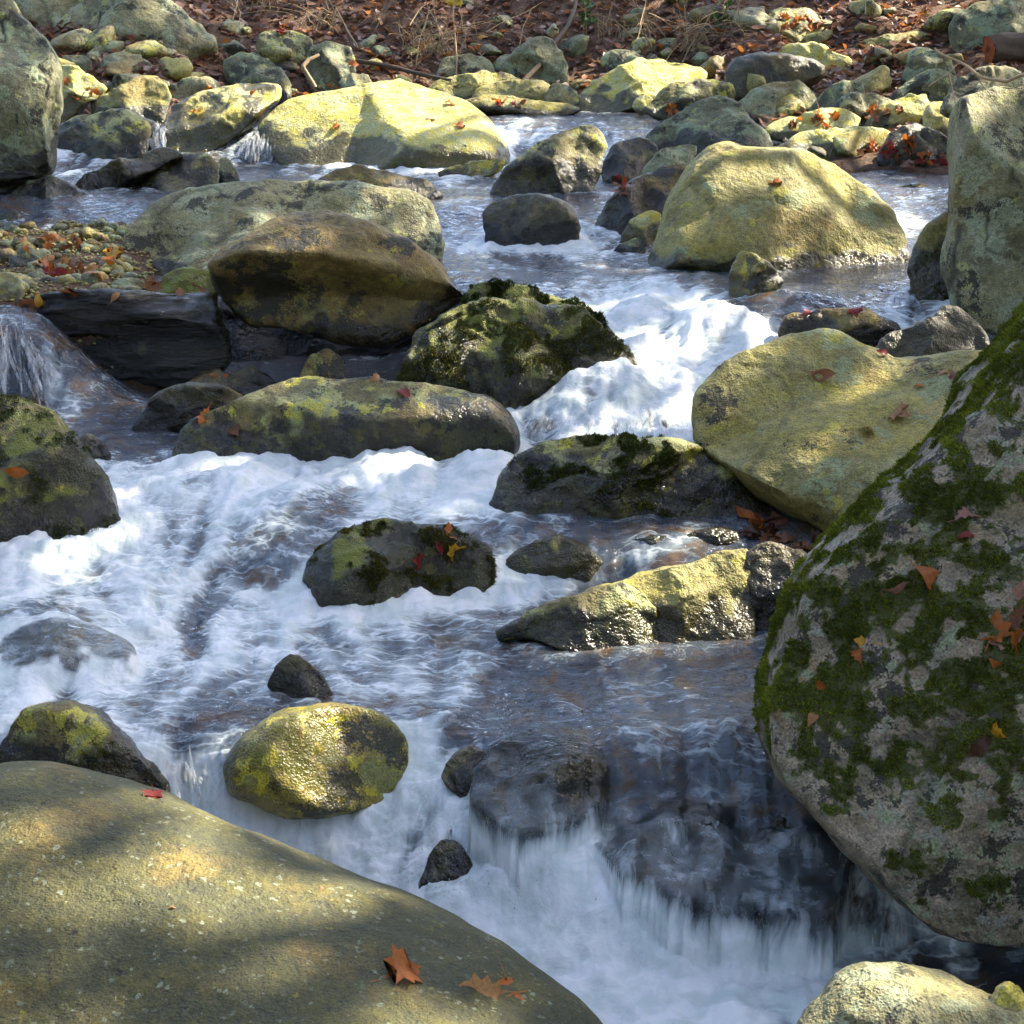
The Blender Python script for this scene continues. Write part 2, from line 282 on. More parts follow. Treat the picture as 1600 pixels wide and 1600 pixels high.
MR = {
 'grey':   rock_mat('grey_rock', (.20,.186,.088), (.11,.104,.050), (.25,.24,.14), (.36,.39,.23), .58, 4.5, (.34,.36,.12), .66, .60, ochre=.3),
 'olive':  rock_mat('olive_rock', (.285,.245,.060), (.16,.145,.045), (.265,.245,.105), (.34,.38,.18), .62, 4.0, (.42,.38,.06), .67, .65, ochre=.45),
 'yellow': rock_mat('yellow_lichen_rock', (.47,.42,.125), (.32,.29,.075), (.44,.42,.18), (.55,.55,.26), .55, 6.0, (.55,.47,.07), .59, .66, ochre=.4),
 'lichen': rock_mat('lichen_patched_rock', (.135,.115,.036), (.068,.060,.020), (.21,.185,.07), (.40,.41,.15), .55, 4.6, (.46,.42,.05), .62, .58, dark_s=6, ochre=.4, gloss=.12),
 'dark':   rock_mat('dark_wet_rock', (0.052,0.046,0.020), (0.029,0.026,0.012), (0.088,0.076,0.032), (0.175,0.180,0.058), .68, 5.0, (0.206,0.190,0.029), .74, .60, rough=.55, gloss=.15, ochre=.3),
 'bluegrey': rock_mat('blue_grey_rock', (.125,.130,.070), (.066,.070,.038), (.165,.170,.10), (.29,.35,.20), .57, 5.0, (.32,.34,.10), .67, .60, ochre=.25),
 'moss':   rock_mat('mossy_rock', (0.124,0.105,0.030), (0.072,0.064,0.019), (0.175,0.155,0.058), (0.350,0.360,0.115), .58, 4.5, (0.433,0.400,0.043), .63, .58, moss=.42, mossc=(0.085,0.092,0.008), ochre=.35, gloss=.08),
 'golden': rock_mat('golden_algae_rock', (.19,.155,.022), (.10,.088,.020), (.22,.19,.04), (.30,.29,.08), .64, 6.0, (.46,.39,.022), .59, .56, moss=.2, mossc=(.08,.072,.004), rough=.5, gloss=.2, ochre=.5, wetshade_dark=.4, bscale=.35),
 'mossboulder': rock_mat('moss_boulder_rock', (.22,.175,.12), (.125,.105,.062), (.29,.24,.18), (.34,.33,.25), .63, 9.0, (.24,.27,.15), .63, .57, dark_s=11, moss=0, ochre=.3),
 'slab':   rock_mat('speckled_slab_rock', (.066,.064,.020), (.044,.046,.019), (.080,.072,.018), (.12,.135,.06), .71, 9.0, (.19,.175,.022), .75, .67, dark_s=16, speck=.5, ochre=.35, bscale=.7, streak=(1,1,1)),
 'brown':  rock_mat('brown_stained_rock', (0.165,0.110,0.026), (0.088,0.062,0.017), (0.185,0.150,0.040), (0.288,0.270,0.072), .66, 4.5, (0.330,0.270,0.036), .68, .58, ochre=.4, gloss=.1),
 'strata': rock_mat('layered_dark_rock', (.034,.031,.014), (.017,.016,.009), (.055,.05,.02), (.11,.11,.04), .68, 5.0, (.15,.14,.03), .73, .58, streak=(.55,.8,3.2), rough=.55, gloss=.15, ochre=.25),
 'caveshade':   rock_mat('shade_black_hollow_rock', (0.014,0.013,0.006), (0.009,0.008,0.004), (0.023,0.020,0.009), (0.031,0.030,0.014), .8, 5.0, (0.031,0.030,0.007), .8, .6, rough=.6, ochre=.1),  # near-black colour paints in the darkness of the shaded hollow
}

def leafy(name, trans=.35):
    k = NT(name); c = k.attr('Col', 'Color'); n = k.noise(k.pos(), 90, 4, .6)
    c2 = k.mix(k.ss(n, .3, .7, 0, .6), c, k.mix(1.0, c, (.5, .42, .4), 'MULTIPLY'))
    b = k.bsdf(c2, .5, k.bump(n, .3, .004), .4); t = k.n('BsdfTranslucent'); k.put(t.inputs[0], c2)
    m = k.n('MixShader'); m.inputs[0].default_value = trans; k.l(b.outputs[0], m.inputs[1]); k.l(t.outputs[0], m.inputs[2])
    return k.done(m.outputs[0])
M_LEAF = leafy('fallen_leaf'); M_CROWN = leafy('crown_leaf', .15)
def wood(name, a, b):
    k = NT(name); p = k.pos(); n = k.noise(k.vmul(p, (30, 30, 8)), 1.0, 6, .6); n2 = k.noise(p, 60, 4)
    c = k.mix(n, a, b); return k.done(k.bsdf(c, .8, k.bump(k.math('ADD', n, n2), .5, .01), .2).outputs[0])
M_BARK = wood('bark', (.05,.038,.027), (.11,.085,.06)); M_TAN = wood('bleached_twig', (.32,.22,.12), (.48,.36,.20)); M_RED = wood('rotten_red_wood', (.14,.035,.012), (.28,.08,.025))
M_STALK = wood('dry_stalk', (.20,.14,.08), (.36,.27,.16))
def flat(name, c, r=.6):
    k = NT(name); n = k.noise(k.pos(), 40, 4); return k.done(k.bsdf(k.mix(n, c, tuple(x * .6 for x in c)), r).outputs[0])
M_GREEN = flat('green_leaf', (.06, .14, .02)); M_YELL = flat('yellow_leaf', (.55, .36, .03))

def ground_mat():
    k = NT('forest_floor'); p = k.pos(); n = k.noise(p, 5, 8, .65); n2 = k.noise(p, 38, 6, .65); v = k.vor(p, 22, 'F1', 'Color')
    c = k.mix(k.ss(n, .35, .65), (.055,.036,.024), (.11,.065,.042)); c = k.mix(k.ss(n2, .45, .65, 0, .7), c, (.17,.095,.055))
    c = k.mix(k.attr('wet'), c, (.040,.030,.018))
    return k.done(k.bsdf(c, .85, k.bump(k.math('ADD', n, n2), .8, .05), .2).outputs[0])
M_GROUND = ground_mat()

def water_mat(name='stream_water'):
    k = NT(name); p = k.pos(); foam = k.attr('foam'); slope = k.attr('slope')
    warp = k.vadd(p, k.vmul(k.noise(p, 2.6, 3, .5, 0, True), (.22, .22, .0)))
    fl = k.noise(warp, 9.0, 8, .66, .35)
    st = k.noise(k.vmul(k.vadd(p, k.vmul(k.noise(p, 5, 2, .5, 0, True), (.11, .05, .05))), (21, 3.0, 3.0)), 1.0, 5, .6)
    fl2 = k.noise(k.vmul(warp, (16, 34, 16)), 1.0, 5, .6)
    nz = k.mix(slope, k.mix(.4, fl, fl2), st)
    rd = k.noise(k.vmul(warp, (7, 15, 7)), 1.0, 3, .55); rl = k.ss(k.math('ABSOLUTE', k.math('SUBTRACT', rd, .5)), .06, .0, 0, .20)
    rl = k.math('MULTIPLY', rl, k.math('SUBTRACT', k.math('SUBTRACT', 1.0, slope), k.attr('film'), clamp=True))
    m = k.math('ADD', k.math('ADD', foam, rl), k.math('MULTIPLY', k.math('SUBTRACT', nz, .5), 1.0))
    mask = k.ss(m, .30, .78)
    # water itself; brown bank and blue sky reflections are painted into its diffuse colour
    rip = k.math('ADD', k.math('MULTIPLY', k.noise(k.vmul(warp, (1, 1.6, 1)), 13, 4, .55), .6), k.math('MULTIPLY', k.noise(k.vmul(p, (1, 1.5, 1)), 46, 3, .55), .17))
    rip2 = k.mix(slope, rip, k.math('MULTIPLY', st, .8))
    bn = k.bump(rip2, .75, .05)
    fr = k.n('Fresnel'); fr.inputs[0].default_value = 1.33; k.l(bn, fr.inputs['Normal'])
    gl = k.n('BsdfGlossy'); gl.inputs['Roughness'].default_value = .10; k.l(bn, gl.inputs['Normal']); gl.inputs[0].default_value = (1, 1, 1, 1)
    tr = k.n('BsdfTransparent'); tr.inputs[0].default_value = (.80, .78, .66, 1)
    bd = k.n('BsdfDiffuse'); k.put(bd.inputs[0], k.mix(k.ss(m, .05, .6), k.mix(k.ss(fl, .36, .52), (.17,.105,.055), (.080,.098,.130)), (.36,.42,.44)))
    un = k.n('MixShader'); film = k.attr('film'); k.l(k.math('SUBTRACT', k.ss(m, .0, .6, .45, .92), k.math('MULTIPLY', film, .42), clamp=True), un.inputs[0]); k.l(tr.outputs[0], un.inputs[1]); k.l(bd.outputs[0], un.inputs[2])
    wt = k.n('MixShader'); k.l(fr.outputs[0], wt.inputs[0]); k.l(un.outputs[0], wt.inputs[1]); k.l(gl.outputs[0], wt.inputs[2])
    # aerated white water
    fb = k.noise(warp, 30, 6, .65); fbm_ = k.mix(slope, fb, st)
    fc = k.mix(k.ss(fl, .38, .62), (.66,.74,.72), (.92,.93,.94)); fbn = k.bump(k.math('ADD', k.math('MULTIPLY', fbm_, .7), k.math('MULTIPLY', fl, .6)), .38, .05)
    fo = k.bsdf(fc, .42, fbn, .3); tl = k.n('BsdfTranslucent'); k.put(tl.inputs[0], (.8, .88, .86))
    fm = k.n('MixShader'); fm.inputs[0].default_value = .22; k.l(fo.outputs[0], fm.inputs[1]); k.l(tl.outputs[0], fm.inputs[2])
    fin = k.n('MixShader'); k.l(k.math('MULTIPLY', mask, .96), fin.inputs[0]); k.l(wt.outputs[0], fin.inputs[1]); k.l(fm.outputs[0], fin.inputs[2])
    return k.done(fin.outputs[0])
M_WATER = water_mat()
def veil_mat():
    k = NT('falling_water'); n = k.noise(k.vmul(k.pos(), (60, 20, 6)), 1.0, 4, .6)
    d = k.bsdf((.88,.91,.94), .3, None, .5); tr = k.n('BsdfTransparent'); tl = k.n('BsdfTranslucent'); tl.inputs[0].default_value = (.9,.93,.95,1)
    a = k.n('MixShader'); a.inputs[0].default_value = .4; k.l(d.outputs[0], a.inputs[1]); k.l(tl.outputs[0], a.inputs[2])
    m = k.n('MixShader'); k.l(k.ss(n, .35, .7, .03, .34), m.inputs[0]); k.l(tr.outputs[0], m.inputs[1]); k.l(a.outputs[0], m.inputs[2])
    return k.done(m.outputs[0])
M_VEIL = veil_mat()
def drop_mat():
    k = NT('water_drop'); g = k.n('BsdfGlass'); g.inputs['IOR'].default_value = 1.33; g.inputs['Roughness'].default_value = .05
    d = k.bsdf((.9,.92,.94), .2, None, .6); m = k.n('MixShader'); m.inputs[0].default_value = .6; k.l(g.outputs[0], m.inputs[1]); k.l(d.outputs[0], m.inputs[2]); return k.done(m.outputs[0])
M_DROP = drop_mat()
def moss_mat():
    k = NT('moss'); c = k.attr('Col', 'Color'); b = k.bsdf(c, .8, None, .15); t = k.n('BsdfTranslucent'); k.put(t.inputs[0], c)
    m = k.n('MixShader'); m.inputs[0].default_value = .25; k.l(b.outputs[0], m.inputs[1]); k.l(t.outputs[0], m.inputs[2]); return k.done(m.outputs[0])
M_MOSS = moss_mat()

# ------------------------------------------------------------------ ground: one sheet from behind the camera up the hillside
def build_ground():
    na, ny = 250, 330
    a = np.sinh(np.linspace(-3.2, 3.2, na)); a = a / a.max() * 2.6
    # keep the columns dense where the valley is seen
    a = np.concatenate([np.linspace(-2.6, -.5, 45)[:-1], np.linspace(-.5, .5, na - 88), np.linspace(.5, 2.6, 45)[1:]])
    y = np.concatenate([np.linspace(-10, 3, 40)[:-1], np.geomspace(3, 24, ny - 79), np.linspace(24, 95, 41)[1:]])
    A, Y = np.meshgrid(a, y, indexing='ij'); X = A * (np.maximum(Y, 2) + 3)
    Z = ground_z(X, Y)
    wl = zw(X.ravel(), Y.ravel()).reshape(X.shape)
    V = np.stack([X, Y, Z], -1).reshape(-1, 3); n0, n1 = X.shape
    i = np.arange(n0 * n1).reshape(n0, n1)
    Q = np.stack([i[:-1, :-1], i[1:, :-1], i[1:, 1:], i[:-1, 1:]], -1).reshape(-1, 4)
    me = new_mesh('ground', V, Q, mat=M_GROUND, attrs={'wet': sstep(.04, -.05, (Z - wl)).ravel()})
    return link('ground', me, kind='structure')
GROUND = build_ground()

# ------------------------------------------------------------------ rocks: traced outline, real distance, real thickness
NEARV = []          # rock surface points close to the water line (they collect foam)
ROCKS = {}
def outline(poly, c, nth):
    p = np.array(poly, float); n = len(p); out = []
    for i in range(n):                                    # closed centripetal-ish Catmull-Rom, tension kept tight for angular stones
        a, b, d, e = p[i - 1], p[i], p[(i + 1) % n], p[(i + 2) % n]
        t = np.linspace(0, 1, 10, endpoint=False)[:, None]
        m1 = (d - a) * .27; m2 = (e - b) * .27
        out.append((2*t**3 - 3*t**2 + 1) * b + (t**3 - 2*t**2 + t) * m1 + (-2*t**3 + 3*t**2) * d + (t**3 - t**2) * m2)
    q = np.concatenate(out); th = np.linspace(0, 2 * np.pi, nth, endpoint=False)
    A = q - c; B = np.roll(q, -1, 0) - c; D = B - A
    dx, dy = np.cos(th)[:, None], -np.sin(th)[:, None]
    den = dx * D[None, :, 1] - dy * D[None, :, 0] + 1e-9
    r = (A[None, :, 0] * D[None, :, 1] - A[None, :, 1] * D[None, :, 0]) / den
    s = (A[None, :, 0] * dy - A[None, :, 1] * dx) / den
    ok = (s >= -1e-6) & (s <= 1 + 1e-6) & (r > 0)
    rr = np.where(ok, r, 0).max(1); rr[rr <= 0] = np.median(rr)
    return th, rr
def rock(name, label, mat, poly, c=None, k=.8, kb=.8, ct=None, T=None, lean=.25, ext=.22, amp=1.0, facets=5, faces=(), crack=0.0, strata=0.0, fine=1.0,
         seed=None, cat='boulder', group=None, e1=.8, dry=False, off=.45, res=1.0, moss=None, wetshade_band=None):
    seed = seed if seed is not None else zlib.crc32(label.encode()) % 3000
    rg = np.random.default_rng(seed + 1000)
    p = np.array(poly, float); lo, hi = p.min(0), p.max(0); w, h = hi - lo
    ctp = ct or (p[:, 0].mean(), hi[1])
    Tc = T if T is not None else contact(*ctp)
    mid = lo[1] + .55 * h
    p[:, 1] += np.where(p[:, 1] > mid, ext * h * sstep(mid, hi[1], p[:, 1]), 0)
    cc = np.array(c, float) if c else np.array([(lo[0] + hi[0]) / 2 * .5 + p[:, 0].mean() * .5, lo[1] + .55 * h])
    nth = int(np.clip((w + h) * 2 / 4.6 * res, 36, 400)); nf = int(np.clip(min(w, h) / 4.5 * res, 9, 110)); nb = max(5, nf // 3)
    th, rr = outline(p, cc, nth)
    Sm = math.sqrt(w * h) / FPX * Tc; Df = k * .5 * min(Sm, 1.15 * w / FPX * Tc); Db = kb * .5 * Sm
    if T is None: Tc = Tc + off * Df
    phi = np.concatenate([np.linspace(0, np.pi / 2, nf)[1:], np.pi / 2 + np.linspace(0, np.pi / 2, nb)[1:-1]])
    s = np.sin(phi) ** e1; dz = np.sign(np.cos(phi)) * np.abs(np.cos(phi)) ** e1
    S_, TH = np.meshgrid(s, th, indexing='ij'); DZ = np.broadcast_to(dz[:, None], S_.shape)
    U = S_ * rr[None] * np.cos(TH); Vv = S_ * rr[None] * np.sin(TH)          # px right / up from the centre
    R0 = math.sqrt(w * h) / 2
    def front(dz_, u, v):
        d0 = dz_ * Df; ds = [d0]
        fl = list(faces)
        for _ in range(facets): fl.append((rg.uniform(0, 2 * np.pi), rg.uniform(.3, 1.2), rg.uniform(.50, .95)))
        for al, sl, c0 in fl: ds.append(Df * (c0 - sl * (u * np.cos(al) + v * np.sin(al)) / R0))
        b = 24.0 / Df
        m = np.min(ds, axis=0); sm = m - np.log(sum(np.exp(-b * (d - m)) for d in ds)) / b
        return np.maximum(sm, .22 * d0 - .02 * Df)
    dep = np.where(DZ >= 0, front(np.maximum(DZ, 0), U, Vv), DZ * Db)
    PX = cc[0] + U; PY = cc[1] - Vv
    TT = Tc + lean * Vv / FPX * Tc
    V = P3(PX, PY, TT) - dep[..., None] * FWD
    apf = P3(cc[0], cc[1], np.array(Tc)) - front(np.array(1.0), np.array(0.), np.array(0.)) * FWD
    apb = P3(cc[0], cc[1], np.array(Tc)) + Db * FWD
    nr = len(phi); V = np.concatenate([V.reshape(-1, 3), apf[None], apb[None]])
    i = np.arange(nr * nth).reshape(nr, nth); j = np.roll(i, -1, 1)
    Q = np.stack([i[:-1], i[1:], j[1:], j[:-1]], -1).reshape(-1, 4)
    T3 = np.concatenate([np.stack([np.full(nth, nr * nth), i[0], j[0]], -1), np.stack([np.full(nth, nr * nth + 1), j[-1], i[-1]], -1)])
    N = vnormals(V, Q); cen = V.mean(0)
    N[-2] = -FWD; N[-1] = FWD
    if (N[:-2] * (V[:-2] - cen)).sum() < 0: N[:-2] *= -1; Q = Q[:, ::-1]; T3 = T3[:, ::-1]
    q = V / Sm + seed * 1.37
    if strata: q = q * np.array([.6, .8, 1 + 2.2 * strata])
    lump = fbm(q * 1.5, 3, seed); med = fbm(q * 4.2, 3, seed + 5, .55)
    rdg = 1 - np.abs(perlin(q * 1.9 + .25 * med[:, None], seed + 51)) * 2; rdg2 = 1 - np.abs(perlin(q * 4.6 + 2, seed + 52)) * 2
    dsp = .065 * lump + .030 * med + .045 * (rdg - .45) * min(1.0, facets / 4) + .018 * (rdg2 - .45)
    hero = nth > 110
    dsp = dsp + fine * .016 * fbm(q * 13, 3 if hero else 2, seed + 9, .6)
    if strata: dsp = dsp + strata * .035 * np.abs(perlin(V / Sm * np.array([2.5, 3, 17]) + .4 * lump[:, None] * 8, seed + 3))
    if crack:
        cr = np.abs(perlin(q * 1.35 + .35 * med[:, None], seed + 21)); cr2 = np.abs(perlin(q * 2.6 + 9 + .3 * med[:, None], seed + 22))
        dsp = dsp - crack * (.03 * np.exp(-(cr / .016) ** 2) + .016 * np.exp(-(cr2 / .02) ** 2) * (perlin(q * 1.1 + 4, seed) > .05))
    V = V + N * (dsp * Sm * amp)[:, None]
    crk = np.zeros(len(V))
    if crack: crk = np.clip(crack * 1.6, 0, 1) * np.maximum(np.exp(-(cr / .022) ** 2), np.exp(-(cr2 / .02) ** 2) * (perlin(q * 1.1 + 4, seed) > .05)) * (perlin(q * 2.1, seed + 30) > -.12)
    mo = np.zeros(len(V)); mf = None
    if moss:
        thr, fs, nz = moss; mf = fbm(V * fs, 5, seed + 77, .62) + .35 * fbm(V * fs * .3, 2, seed + 78) + .22 * fbm(V * fs * 4.5, 2, seed + 79) + .10 * (N[:, 2] - .25) - thr; mf = mf - (.16 * sstep(.85, .45, V[:, 2]) if fs > 11 else 0); mf = np.where(N[:, 2] > nz, mf, -1); mo = sstep(-.09, .09, mf)
    wl = zw(V[:, 0], V[:, 1])
    band = wetshade_band or max(.04, min(.26, .34 * h / FPX * Tc))  # wet zone, widened upward to paint in the shade on fronts and undersides
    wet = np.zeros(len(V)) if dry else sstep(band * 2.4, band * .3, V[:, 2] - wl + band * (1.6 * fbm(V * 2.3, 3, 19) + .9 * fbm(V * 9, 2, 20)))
    m = np.abs(V[:, 2] - wl) < .035
    if not dry: NEARV.append(V[m])
    base = P3(cc[0], hi[1], np.array(Tc))
    me = new_mesh(name, V - base, Q, T3, MR[mat], {'wet': wet, 'crk': crk, 'moss': mo})
    o = link(name, me, label=label, cat=cat, group=group, loc=base)
    ROCKS[label] = (o, V, N, Q, mf)
    return o

B = 'boulder'; K = 'rock'
# --- foreground
rock(B, 'huge smooth olive slab with light bands in the bottom left corner', 'slab',
     [(-160,1215),(0,1193),(80,1196),(160,1215),(240,1240),(300,1262),(400,1308),(480,1345),(560,1375),(640,1405),(720,1445),(800,1490),(860,1530),(910,1570),(955,1612),(1000,1690),(900,1900),(400,1980),(-200,1960),(-420,1700),(-330,1350)],
     c=(180,1640), T=4.15, k=.55, lean=.9, ext=0, amp=.35, facets=0, fine=.5, e1=.95, dry=True, res=1.0)
MOSSB = rock(B, 'giant leaning boulder covered in dark green moss along the right edge', 'mossboulder',
     [(1625,430),(1545,545),(1490,640),(1430,715),(1370,775),(1305,845),(1262,905),(1232,985),(1212,1050),(1200,1095),(1203,1180),(1222,1225),(1262,1268),(1310,1325),(1360,1385),(1420,1435),(1490,1472),(1590,1492),(1800,1500),(2150,1450),(2300,1000),(2200,500),(1900,340),(1720,350)],
     c=(1690,1060), T=4.75, k=.62, lean=.30, ext=0, amp=.55, facets=0, faces=[(math.pi, .75, .80), (-math.pi/2, .9, .78), (2.2, .5, .85)], crack=.35, res=1.25, fine=1.3, dry=True, moss=(-.06, 12.0, -.35))
rock(B, 'pale grey-green lichen rock poking into the bottom right corner', 'grey',
     [(1250,1610),(1280,1570),(1310,1532),(1350,1512),(1400,1512),(1450,1525),(1500,1545),(1560,1565),(1650,1582),(1740,1700),(1500,1800),(1280,1720)], T=3.75, lean=.5, amp=.6, ext=0, dry=True)
rock(K, 'small pale stone on top of the rock in the bottom right corner', 'yellow', [(1548,1562),(1560,1542),(1580,1534),(1598,1545),(1600,1566),(1572,1572)], T=3.78, cat=K, ext=.3, dry=True)
rock(B, 'lichen-spotted grey boulder with dark moss tufts at the middle left edge', 'moss',
     [(-150,650),(-60,628),(0,623),(42,628),(82,646),(120,690),(158,738),(182,780),(200,812),(178,836),(110,856),(50,868),(-30,872),(-160,868),(-210,780)], ct=(90,862), k=.75, lean=.45, amp=.6, facets=3, moss=(.13, 6.5, -.2))
rock(K, 'small dark wet rock behind the lichen-spotted boulder at the left edge', 'dark', [(112,715),(120,690),(140,678),(160,690),(172,712),(160,730),(130,728)], cat=K)
rock(B, 'dark low rock with olive top under thin water above the foreground slab', 'lichen',
     [(-10,1190),(5,1150),(30,1122),(65,1106),(110,1103),(150,1116),(188,1146),(225,1180),(262,1230),(240,1262),(150,1240),(60,1215)], ct=(120,1230), k=.8, lean=.1, amp=.8, off=.15, ext=.02)
rock(B, 'rounded wet rock with sparkling yellow algae beside the lower fall', 'golden',
     [(352,1196),(378,1152),(428,1116),(500,1100),(560,1102),(608,1120),(634,1150),(640,1188),(630,1218),(590,1240),(520,1258),(450,1258),(400,1242),(362,1228)], k=.9, lean=.1, amp=.5, facets=2, off=-.22, ext=.10, wetshade_band=.07)
rock(B, 'low mossy hump under a sheet of water at the left edge', 'golden', [(-40,1030),(15,990),(75,972),(150,980),(198,1008),(205,1040),(70,1050),(-30,1048)], ct=(80,1040), k=.8, lean=.7, amp=.8, off=0, ext=.1)
rock(K, 'small pointed black rock sticking out of the middle of the rapids', 'dark', [(416,1070),(430,1044),(452,1022),(468,1024),(480,1036),(500,1050),(520,1076),(530,1094),(492,1094),(450,1082)], amp=.6, ext=.3, cat=K, facets=7, lean=0, off=0)
rock(B, 'dark dome rock under a thin sheet of water at the lip of the lower fall', 'dark',
     [(742,1240),(752,1195),(785,1160),(830,1146),(885,1150),(925,1172),(942,1205),(935,1245),(880,1268),(800,1275)], ct=(840,1290), k=.7, lean=1.1, ext=.2, amp=.7, off=.0)
rock(B, 'broad black wet rock face of the lower fall next to the giant mossy boulder', 'dark',
     [(865,1285),(895,1235),(950,1196),(1040,1166),(1140,1156),(1225,1180),(1285,1250),(1330,1330),(1300,1390),(1150,1392),(1060,1368),(960,1330)], ct=(1080,1390), k=.55, lean=1.25, ext=.12, amp=1.5, off=.35, facets=9)
rock(K, 'small black rock splashed by foam at the foot of the lower fall', 'dark', [(652,1395),(666,1345),(688,1314),(714,1314),(738,1348),(748,1390),(715,1405),(680,1408)], cat=K, amp=.7)
rock(K, 'black lump of rock splitting the curtain of the lower fall', 'dark', [(978,1352),(998,1306),(1040,1284),(1080,1296),(1106,1345),(1098,1402),(1020,1410)], ct=(1045,1408), cat=K, amp=1.0, facets=7, ext=.1, lean=.5, off=.25)
rock(K, 'black wet rock at the foot of the giant mossy boulder', 'dark', [(1176,1330),(1205,1278),(1255,1262),(1300,1300),(1318,1360),(1280,1400),(1200,1395)], ct=(1245,1400), cat=K, amp=1.0, facets=7, ext=.1, lean=.5, off=.3)
rock(K, 'small dark rock at the top of the white curtain of the lower fall', 'dark', [(690,1215),(705,1180),(735,1166),(762,1180),(768,1220),(735,1240)], ct=(730,1240), cat=K, facets=6, lean=.6)
rock(K, 'tiny brown rock tip at the foot of the thin water jet', 'brown', [(796,1402),(804,1386),(820,1384),(832,1396),(826,1412),(806,1412)], cat=K)
# --- middle ground
rock(B, 'mossy dark boulder with orange and red leaves in the middle of the stream', 'moss',
     [(474,912),(482,884),(508,848),(556,822),(600,812),(650,820),(700,824),(740,840),(766,862),(772,900),(764,928),(700,938),(620,942),(540,938),(480,930)], k=.85, lean=.35, amp=.9, facets=5, moss=(.07, 7.0, .0))
rock(K, 'golden brown rock with water running round both sides', 'olive', [(768,900),(790,874),(828,850),(870,838),(910,852),(942,874),(932,900),(892,916),(830,922),(786,916)], k=.9, cat=K)
rock(K, 'flat grey-green stone lying low in the right-hand shallows', 'bluegrey', [(956,852),(985,842),(1030,837),(1078,840),(1076,860),(1020,868),(970,866)], cat=K, ext=.4)
rock(K, 'flat mottled stone touching the dark pile of leaves under the olive boulder', 'grey', [(1062,848),(1085,831),(1120,826),(1152,834),(1152,856),(1100,864)], cat=K, ext=.4)
rock(B, 'long slanting slab with a bright yellow-green end below the olive boulder', 'olive',
     [(940,935),(985,902),(1050,880),(1118,862),(1166,858),(1180,900),(1176,965),(1166,990),(1110,998),(1030,1000),(960,990)], k=.75, lean=.4, ct=(1080,1003), amp=.8, faces=[(math.pi/2, .9, .75)])
rock(B, 'ridged olive rock whose point dips left into the rapids', 'lichen',
     [(776,988),(828,960),(888,938),(930,920),(975,914),(1012,932),(1030,975),(1024,1004),(985,1012),(945,1018),(900,1006),(840,992)], k=.8, lean=.25, ct=(940,1018), amp=.9, faces=[(math.pi/2, .8, .7)])
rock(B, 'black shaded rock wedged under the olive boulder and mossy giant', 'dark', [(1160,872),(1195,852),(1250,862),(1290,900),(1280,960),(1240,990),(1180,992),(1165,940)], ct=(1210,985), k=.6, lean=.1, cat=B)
rock(B, 'dark rounded rock with pale green lichen in front of the white chute', 'lichen',
     [(764,794),(774,750),(800,716),(842,690),(900,678),(970,682),(1042,690),(1102,704),(1142,730),(1172,764),(1192,795),(1180,816),(1100,816),(960,806),(850,808),(784,804)], k=.8, lean=.35, amp=.8, facets=6, strata=.4, moss=(.13, 6, .0))
OLIVE = rock(B, 'big smooth olive boulder beside the mossy giant with fallen leaves on top', 'olive',
     [(1085,650),(1092,614),(1122,580),(1172,542),(1232,520),(1282,510),(1312,516),(1358,540),(1405,555),(1520,552),(1620,556),(1720,600),(1760,720),(1700,840),(1500,880),(1360,866),(1292,848),(1242,812),(1180,770),(1112,712),(1090,684)],
     c=(1330,672), T=7.0, k=.75, lean=.5, ext=0, amp=.5, facets=2, faces=[(math.pi/2, .8, .82), (math.pi, .7, .85)], crack=.2, dry=True, res=1.2)
rock(B, 'long lichen-crusted boulder slab above the white pool in the centre left', 'lichen',
     [(271,692),(285,672),(320,648),(370,620),(430,596),(470,588),(550,592),(640,600),(720,612),(768,625),(794,650),(810,688),(800,702),(740,728),(690,733),(600,730),(480,724),(420,724),(368,736),(330,724),(290,724),(274,714)], k=.75, lean=.45, amp=.6, ct=(500,728), facets=4, faces=[(math.pi/2, .9, .72)])
rock(B, 'rugged mossy green boulder in the centre with water sliding off its right side', 'moss',
     [(628,560),(650,520),(690,490),(728,470),(770,461),(820,470),(872,485),(932,505),(972,535),(1002,570),(1006,602),(962,606),(930,606),(880,616),(826,642),(760,642),(700,622),(640,602)], k=.85, lean=.3, amp=1.2, ct=(820,640), facets=8, crack=.5, moss=(.10, 5, -.1))
rock(K, 'dark mossy rock crest just behind the rugged green boulder', 'moss', [(728,474),(742,450),(775,441),(815,450),(870,470),(925,488),(965,520),(880,545),(760,535)], T=8.75, cat=K, moss=(-.02, 7, -.2))
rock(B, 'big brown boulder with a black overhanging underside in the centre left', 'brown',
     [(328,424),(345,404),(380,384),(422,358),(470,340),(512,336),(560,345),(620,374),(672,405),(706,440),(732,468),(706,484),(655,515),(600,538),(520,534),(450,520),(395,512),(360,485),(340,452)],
     c=(505,420), T=9.0, k=1.1, lean=.35, ext=0, amp=.7, facets=2, faces=[(-math.pi/2, 1.6, .72), (math.pi/2, .9, .85)], wetshade_band=.2)  # wet foot; the band also paints the overhang's shade onto the lower half
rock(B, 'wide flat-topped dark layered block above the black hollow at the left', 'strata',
     [(20,490),(55,467),(120,459),(200,463),(262,466),(322,461),(345,498),(356,560),(330,580),(270,604),(140,575),(60,545),(28,522)], c=(190,482), T=8.85, k=1.0, lean=.25, ext=0, amp=.8, strata=1.0, facets=3, faces=[(-math.pi/2, 1.2, .7)], wetshade_band=.30)  # wet band raised on this block to paint in shade above the hollow
rock(B, 'black rock wall at the back of the hollow under the layered block', 'caveshade', [(90,600),(150,520),(330,470),(520,470),(660,500),(690,600),(640,680),(480,700),(250,700),(110,680)], T=9.35, k=.25, amp=.8, ext=.1)  # backing wall whose black is the hollow's shade, painted as rock colour
